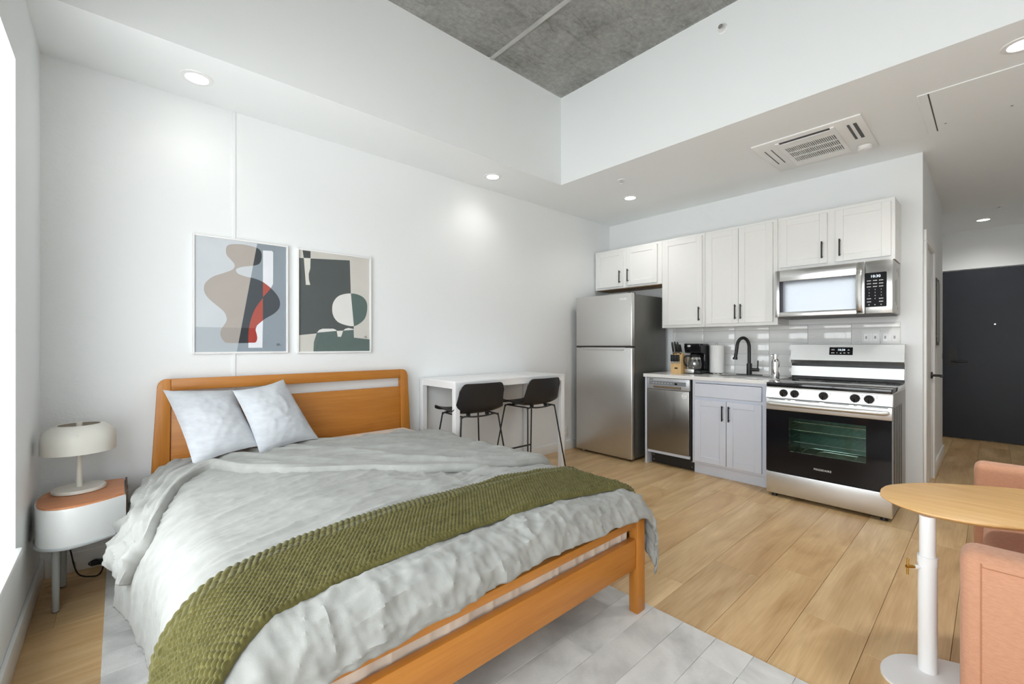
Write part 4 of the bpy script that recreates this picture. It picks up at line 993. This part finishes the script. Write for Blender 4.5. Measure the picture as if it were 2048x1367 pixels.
Ag, Tg = np.meshgrid(av, tv_, indexing='ij')
bend = BF + .165 + .02 - .018 * sst(Ag, -.3, .2) + .012 * pnoise(Ag * 4, Ag * 0 + .5, 51) + .006 * pnoise(Ag * 15, Ag * 0 + .5, 52)
Bh = .20 * sst(Ag, -.12, .12)
Bg = Bh + Tg * (bend - Bh)
hemn = .012 * pnoise(Bg * 5, Bg * 0 + .3, 53)
A2 = Ag + np.where(Ag < -1.0, -hemn * sst(-Ag, 1.0, 1.2), 0) + np.where(Ag > .95, hemn * sst(Ag, .95, 1.05), 0)
G0 = S(A2, Bg); N0 = normals(G0)
if N0[na // 2, nb // 3, 2] < 0: N0 = -N0
GD = G0 + N0 * wrinkle(A2, Bg)[..., None]
duvet = cloth('duvet', GD, M_LINEN, None, .012)
tag(duvet, 'rumpled pale grey linen duvet spread over the bed', 'duvet')
# turned-back band of the duvet at the head
xs_ = np.array([-.20, -.05, .03, .064, .108, .192, .281, .33, .37, .41, .447, .584, .729, .939, 1.109, 1.345, 1.575, 1.75, 2.2]) - X0
ys_ = np.array([2.30, 2.18, 2.12, 2.10, 2.24, 2.50, 2.66, 2.70, 2.70, 2.62, 2.52, 2.34, 2.22, 2.08, 1.90, 1.76, 1.70, 1.68, 1.70])
nf, nt_ = 300, 130
af = np.linspace(-(HWL + .26 + .08), HWR + .197 + .04, nf); tf = np.linspace(0, 1, nt_) ** 1.15
Af, Tf = np.meshgrid(af, tf, indexing='ij')
Ye = np.interp(af, xs_, ys_); 
ker = np.ones(7) / 7; Ye = np.convolve(np.pad(Ye, 3, mode='edge'), ker, 'valid')
Ye = Ye + .012 * pnoise(af * 7, af * 0 + .2, 61)
Bf = (YHEAD - Ye)[:, None] * (1 - Tf) + (-.01 + .21 * sst(Af, -.12, .12)) * Tf
Gf = S(Af, Bf); Nf = normals(Gf)
if Nf[nf // 2, nt_ // 2, 2] < 0: Nf = -Nf
dist = (YHEAD - Ye)[:, None] - Bf
xf_, yf_ = Af + X0, YHEAD - Bf
off = -.010 + .033 * np.sqrt(np.clip(dist / .010, 0, 1)) - .010 * sst(dist, .04, .25)
wf = .018 * pnoise(xf_ * 3.0, dist * 6, 71) + .020 * ridge(xf_ * 1.5 + dist * 1.2, dist * 5 + xf_ * .8, 72, 2) + .010 * pnoise(xf_ * 6 + dist * 5, dist * 11 - xf_ * 2, 73) + .005 * ridge(xf_ * 4 + dist * 5, dist * 9 - xf_ * 2, 74, 2) - .006
wf = wf + .034 * sst(-Af, .72, .95) * pnoise(yf_ * 8 + Af * 7, Af * 9 - yf_ * 3, 75) + .014 * sst(-Af, .72, .95) * ridge(yf_ * 9 - Af * 8, Af * 12, 78, 2) + .0012 * pnoise(xf_ * 30, yf_ * 30, 76)
Gf = Gf + Nf * (off + wf * sst(dist, 0, .04) + .004)[..., None]
cloth('turned_back_band', Gf, M_LINEN, duvet, .008)
# mattress with cream sheet, and the sheet hanging behind the foot rails
mt_ = thing('mattress', 'mattress in a cream fitted sheet under the duvet', 'mattress', (.965, 2.2, .246))
B().box(.195, 1.735, 1.135, 3.225, .250, .560, .05, 4).obj('mattress_body', M_SHEET, mt_)
xs2 = np.linspace(.21, 1.72, 220); zs2 = np.linspace(.205, .50, 14)
Xg, Zg = np.meshgrid(xs2, zs2, indexing='ij')
wv = .010 * pnoise(Xg * 9, Zg * 2, 81) + .008 * ridge(Xg * 12, Zg * 2, 82, 2)
cloth('sheet_drop', np.stack([Xg, 1.127 - wv, Zg + .006 * pnoise(Xg * 5, Xg * 0, 83)], -1), M_SHEET, mt_)
# throw blanket
ns_, nw = 900, 150
sv_ = np.linspace(-(HWL + .26 + .20), HWR + .197 + .02, ns_); tw = np.linspace(0, 1, nw)
Sg, Wg = np.meshgrid(sv_, tw, indexing='ij')
xk = np.array([-1.25, -1.05, -.93, -.87, -.81, -.75, -.68, -.53, 0, .6, .72, 1.0])
yfar = np.array([1.39, 1.42, 1.435, 1.445, 1.455, 1.46, 1.495, 1.53, 1.55, 1.53, 1.52, 1.44])
ynear = np.array([.985, 1.0, 1.03, 1.05, 1.085, 1.13, 1.165, 1.19, 1.205, 1.17, 1.15, 1.12])
sm = lambda v: np.convolve(np.pad(np.interp(sv_, xk, v), 30, mode='edge'), np.ones(61) / 61, 'valid')
YF_, YN_ = sm(yfar) + .008 * pnoise(sv_ * 5, sv_ * 0 + .4, 91), sm(ynear) + .008 * pnoise(sv_ * 4, sv_ * 0 + .7, 92)
def b_of_y(y): return YHEAD - y
Bw = b_of_y(YF_)[:, None] * (1 - Wg) + b_of_y(YN_)[:, None] * Wg
Gw = S(Sg, Bw); Nw = normals(Gw)
if Nw[ns_ // 2, nw // 2, 2] < 0: Nw = -Nw
wid = Wg * (YF_ - YN_)[:, None]                              # distance from the far edge
lowf = .010 * pnoise((Sg + X0) * 2.3, (YHEAD - Bw) * 2.6, 3)
fold = .006 * pnoise(Sg * 2.0, wid * 14 + Sg * .5, 93) + .010 * sst(-Sg, .6, 1.0) * pnoise(Sg * 3, wid * 12, 94)
px_, py_ = .0150, .0105
rice = np.abs(np.sin(PI * (Sg / px_ + .5 * (np.floor(wid / py_) % 2)))) * np.abs(np.sin(PI * wid / py_)) ** .6
rib = np.abs(np.sin(PI * (Sg + wid * .4) / .020)) ** .6
band = 1 - sst(wid, .080, .086)
welt = np.exp(-((wid - .030) / .0035) ** 2) + np.exp(-((wid - .055) / .004) ** 2)
knit = band * (.0085 * rib * (1 - .8 * np.exp(-((wid - .042) / .004) ** 2))) * (1 - .9 * np.exp(-((wid - .083) / .004) ** 2)) + (1 - band) * .0075 * rice
lift = .015 * np.sqrt(np.clip(np.minimum(Wg, 1 - Wg) / .035, 0, 1))
GW = Gw + Nw * (np.maximum(lowf, wrinkle(Sg, Bw) * .55) + .006 + fold * .6 + lift + knit * np.clip(np.minimum(Wg, 1 - Wg) / .02, 0, 1))[..., None]
tag(cloth('throw_blanket', GW, M_KNIT), 'olive green chunky knit throw across the foot of the bed', 'blanket')

def cushion(name, lab, TL, TR, BR, BL, puff, seed, group):
    n = 34; u = np.linspace(0, 1, n); U, V = np.meshgrid(u, u, indexing='ij')
    TL, TR, BR, BL = [np.array(p, float) for p in (TL, TR, BR, BL)]
    # pinch edge middles inwards so that the corners stay pointed
    cu = .5 + (U - .5) * (1 - .07 * (1 - (2 * V - 1) ** 2) ) ; cv = .5 + (V - .5) * (1 - .07 * (1 - (2 * U - 1) ** 2))
    P = (TL * (1 - cu[..., None]) + TR * cu[..., None]) * (1 - cv[..., None]) + (BL * (1 - cu[..., None]) + BR * cu[..., None]) * cv[..., None]
    nr = np.cross(TR - TL, BL - TL); nr /= np.linalg.norm(nr)
    if nr[1] > 0: nr = -nr
    e = lambda t: np.clip(1 - np.abs(2 * t - 1) ** 2.2, 0, 1) ** .62
    h = puff * e(U) * e(V)
    wr = .010 * pnoise(U * 3 + seed, V * 3, seed) + .007 * ridge(U * 3, V * 6 + U * 3, seed + 1, 3) + .003 * pnoise(U * 12, V * 12, seed + 2)
    wr = wr * np.clip(e(U) * e(V) * 1.3, 0, 1)
    F_ = P + nr * (h + wr)[..., None]; Bk = P - nr * (h * .8 + .002)[..., None]
    b = B(); b.grid(F_); b.grid(Bk[::-1]); bmesh.ops.remove_doubles(b.bm, verts=b.bm.verts[:], dist=.0025)
    o = b.obj(name, M_CUSH); 
    for p in o.data.polygons: p.use_smooth = True
    return tag(o, lab, 'cushion', group)
cushion('throw_cushion', 'pale blue grey square cushion leaning nearest the nightstand', (.186, 3.175, .968), (.530, 3.175, .945), (.625, 2.90, .63), (.292, 2.83, .585), .085, 5, 'bed cushions')
cushion('throw_cushion', 'pale blue grey cushion tilted in front of its neighbour at mid headboard', (.505, 3.06, .950), (.800, 3.12, .998), (.960, 2.93, .618), (.605, 2.84, .590), .085, 17, 'bed cushions')

# ------------------------------------------------------------------ side table and sofa
sdt = thing('side_table', 'pale oak oval side table on a white pole', 'side table', (2.243, .165, 0))
top_o = spline([(2.393, .322), (2.314, .304), (2.243, .242), (2.206, .162), (2.214, .043), (2.272, -.069), (2.36, -.19), (2.5, -.29), (2.68, -.33), (2.83, -.27), (2.885, -.18), (2.865, -.07), (2.786, .062), (2.67, .212), (2.536, .303), (2.46, .322)], 5)
b = B(); c0 = Vector((2.53, 0, 0)); rings = []
for f_, z in ((.90, .586), (.97, .594), (1.0, .602), (.998, .607), (.985, .609)):
    rings.append([b.bm.verts.new((c0.x + (x - c0.x) * f_, c0.y + (y - c0.y) * f_, z)) for x, y in top_o])
for A, C_ in zip(rings, rings[1:]):
    for k in range(len(A)): b.bm.faces.new((A[k], A[(k + 1) % len(A)], C_[(k + 1) % len(A)], C_[k]))
b.bm.faces.new(rings[0][::-1]); b.bm.faces.new(rings[-1])
b.obj('table_top', M_TABLEOAK, sdt)
base_o = spline([(2.06, .235), (2.09, .27), (2.135, .287), (2.20, .283), (2.281, .247), (2.355, .145), (2.40, 0), (2.38, -.12), (2.28, -.2), (2.15, -.18), (2.07, -.05), (2.045, .1), (2.045, .18)], 5)
B().prism(base_o, .001, .011, 'XY', .002).obj('base', M_WHITEM, sdt)
B().cyl((2.243, .165, .010), (2.243, .165, .425), .0275, n=28).obj('lower_pole', M_WHITEM, sdt)
B().cyl((2.243, .165, .42), (2.243, .165, .588), .0235, n=28).obj('upper_pole', M_WHITEM, sdt)
B().cyl((2.243, .165, .408), (2.243, .165, .438), .0295, n=28).obj('collar', M_WHITEM, sdt)
kd = Vector((-.67, .74, 0)).normalized(); c = Vector((2.243, .165, .395))
kn = B().cyl(c + kd * .025, c + kd * .045, .007, n=12).obj('clamp_boss', M_WHITEM, sdt)
e0 = c + kd * .068
B().cyl(c + kd * .04, e0 + kd * .006, .0055, n=12).cyl(e0 + Vector((.005, .0, .028)), e0 - Vector((.005, 0, .028)), .0035, n=10).obj('wing_screw', M_PUMP, kn)
so = thing('sofa', 'terracotta fabric sofa cut by the right picture edge', 'sofa', (2.7, -.4, 0))
A0, A1, SYF, SYB = 1.905, 3.50, .07, -.86
B().box(A0, A0 + .14, SYB, SYF, .11, .60, .035, 4).obj('arm', M_SOFA, so)
B().box(A1 - .15, A1, SYB, SYF, .11, .60, .035, 4).obj('arm', M_SOFA, so)
B().box(A0 + .142, A1 - .152, SYB + .02, SYF - .06, .11, .28, .02, 3).obj('seat_base', M_SOFA, so)
mid = (A0 + A1) / 2
B().box(A0 + .146, A1 - .156, SYB + .22, SYF - .04, .282, .43, .045, 4).obj('seat_cushion', M_SOFA, so)
B().box(A0 + .142, A1 - .152, SYB, SYB + .2, .11, .74, .04, 4).obj('backrest', M_SOFA, so)
for x in (A0 + .06, A1 - .06):
    for y in (SYB + .07, SYF - .30): B().cyl((x, y, 0), (x, y, .115), .018, .024, 16).obj('leg', M_BLACK, so)
sg = B()
sg.tube([(A0 - .0006, SYF - .045, z) for z in np.linspace(.13, .575, 12)], .0016, 5)
sg.tube([(A0 - .0006, y, .565) for y in np.linspace(SYF - .045, SYB + .03, 20)], .0016, 5)
sg.obj('stitched_seam', mat('terracotta_thread', srgb(176, 122, 92), .9), so)
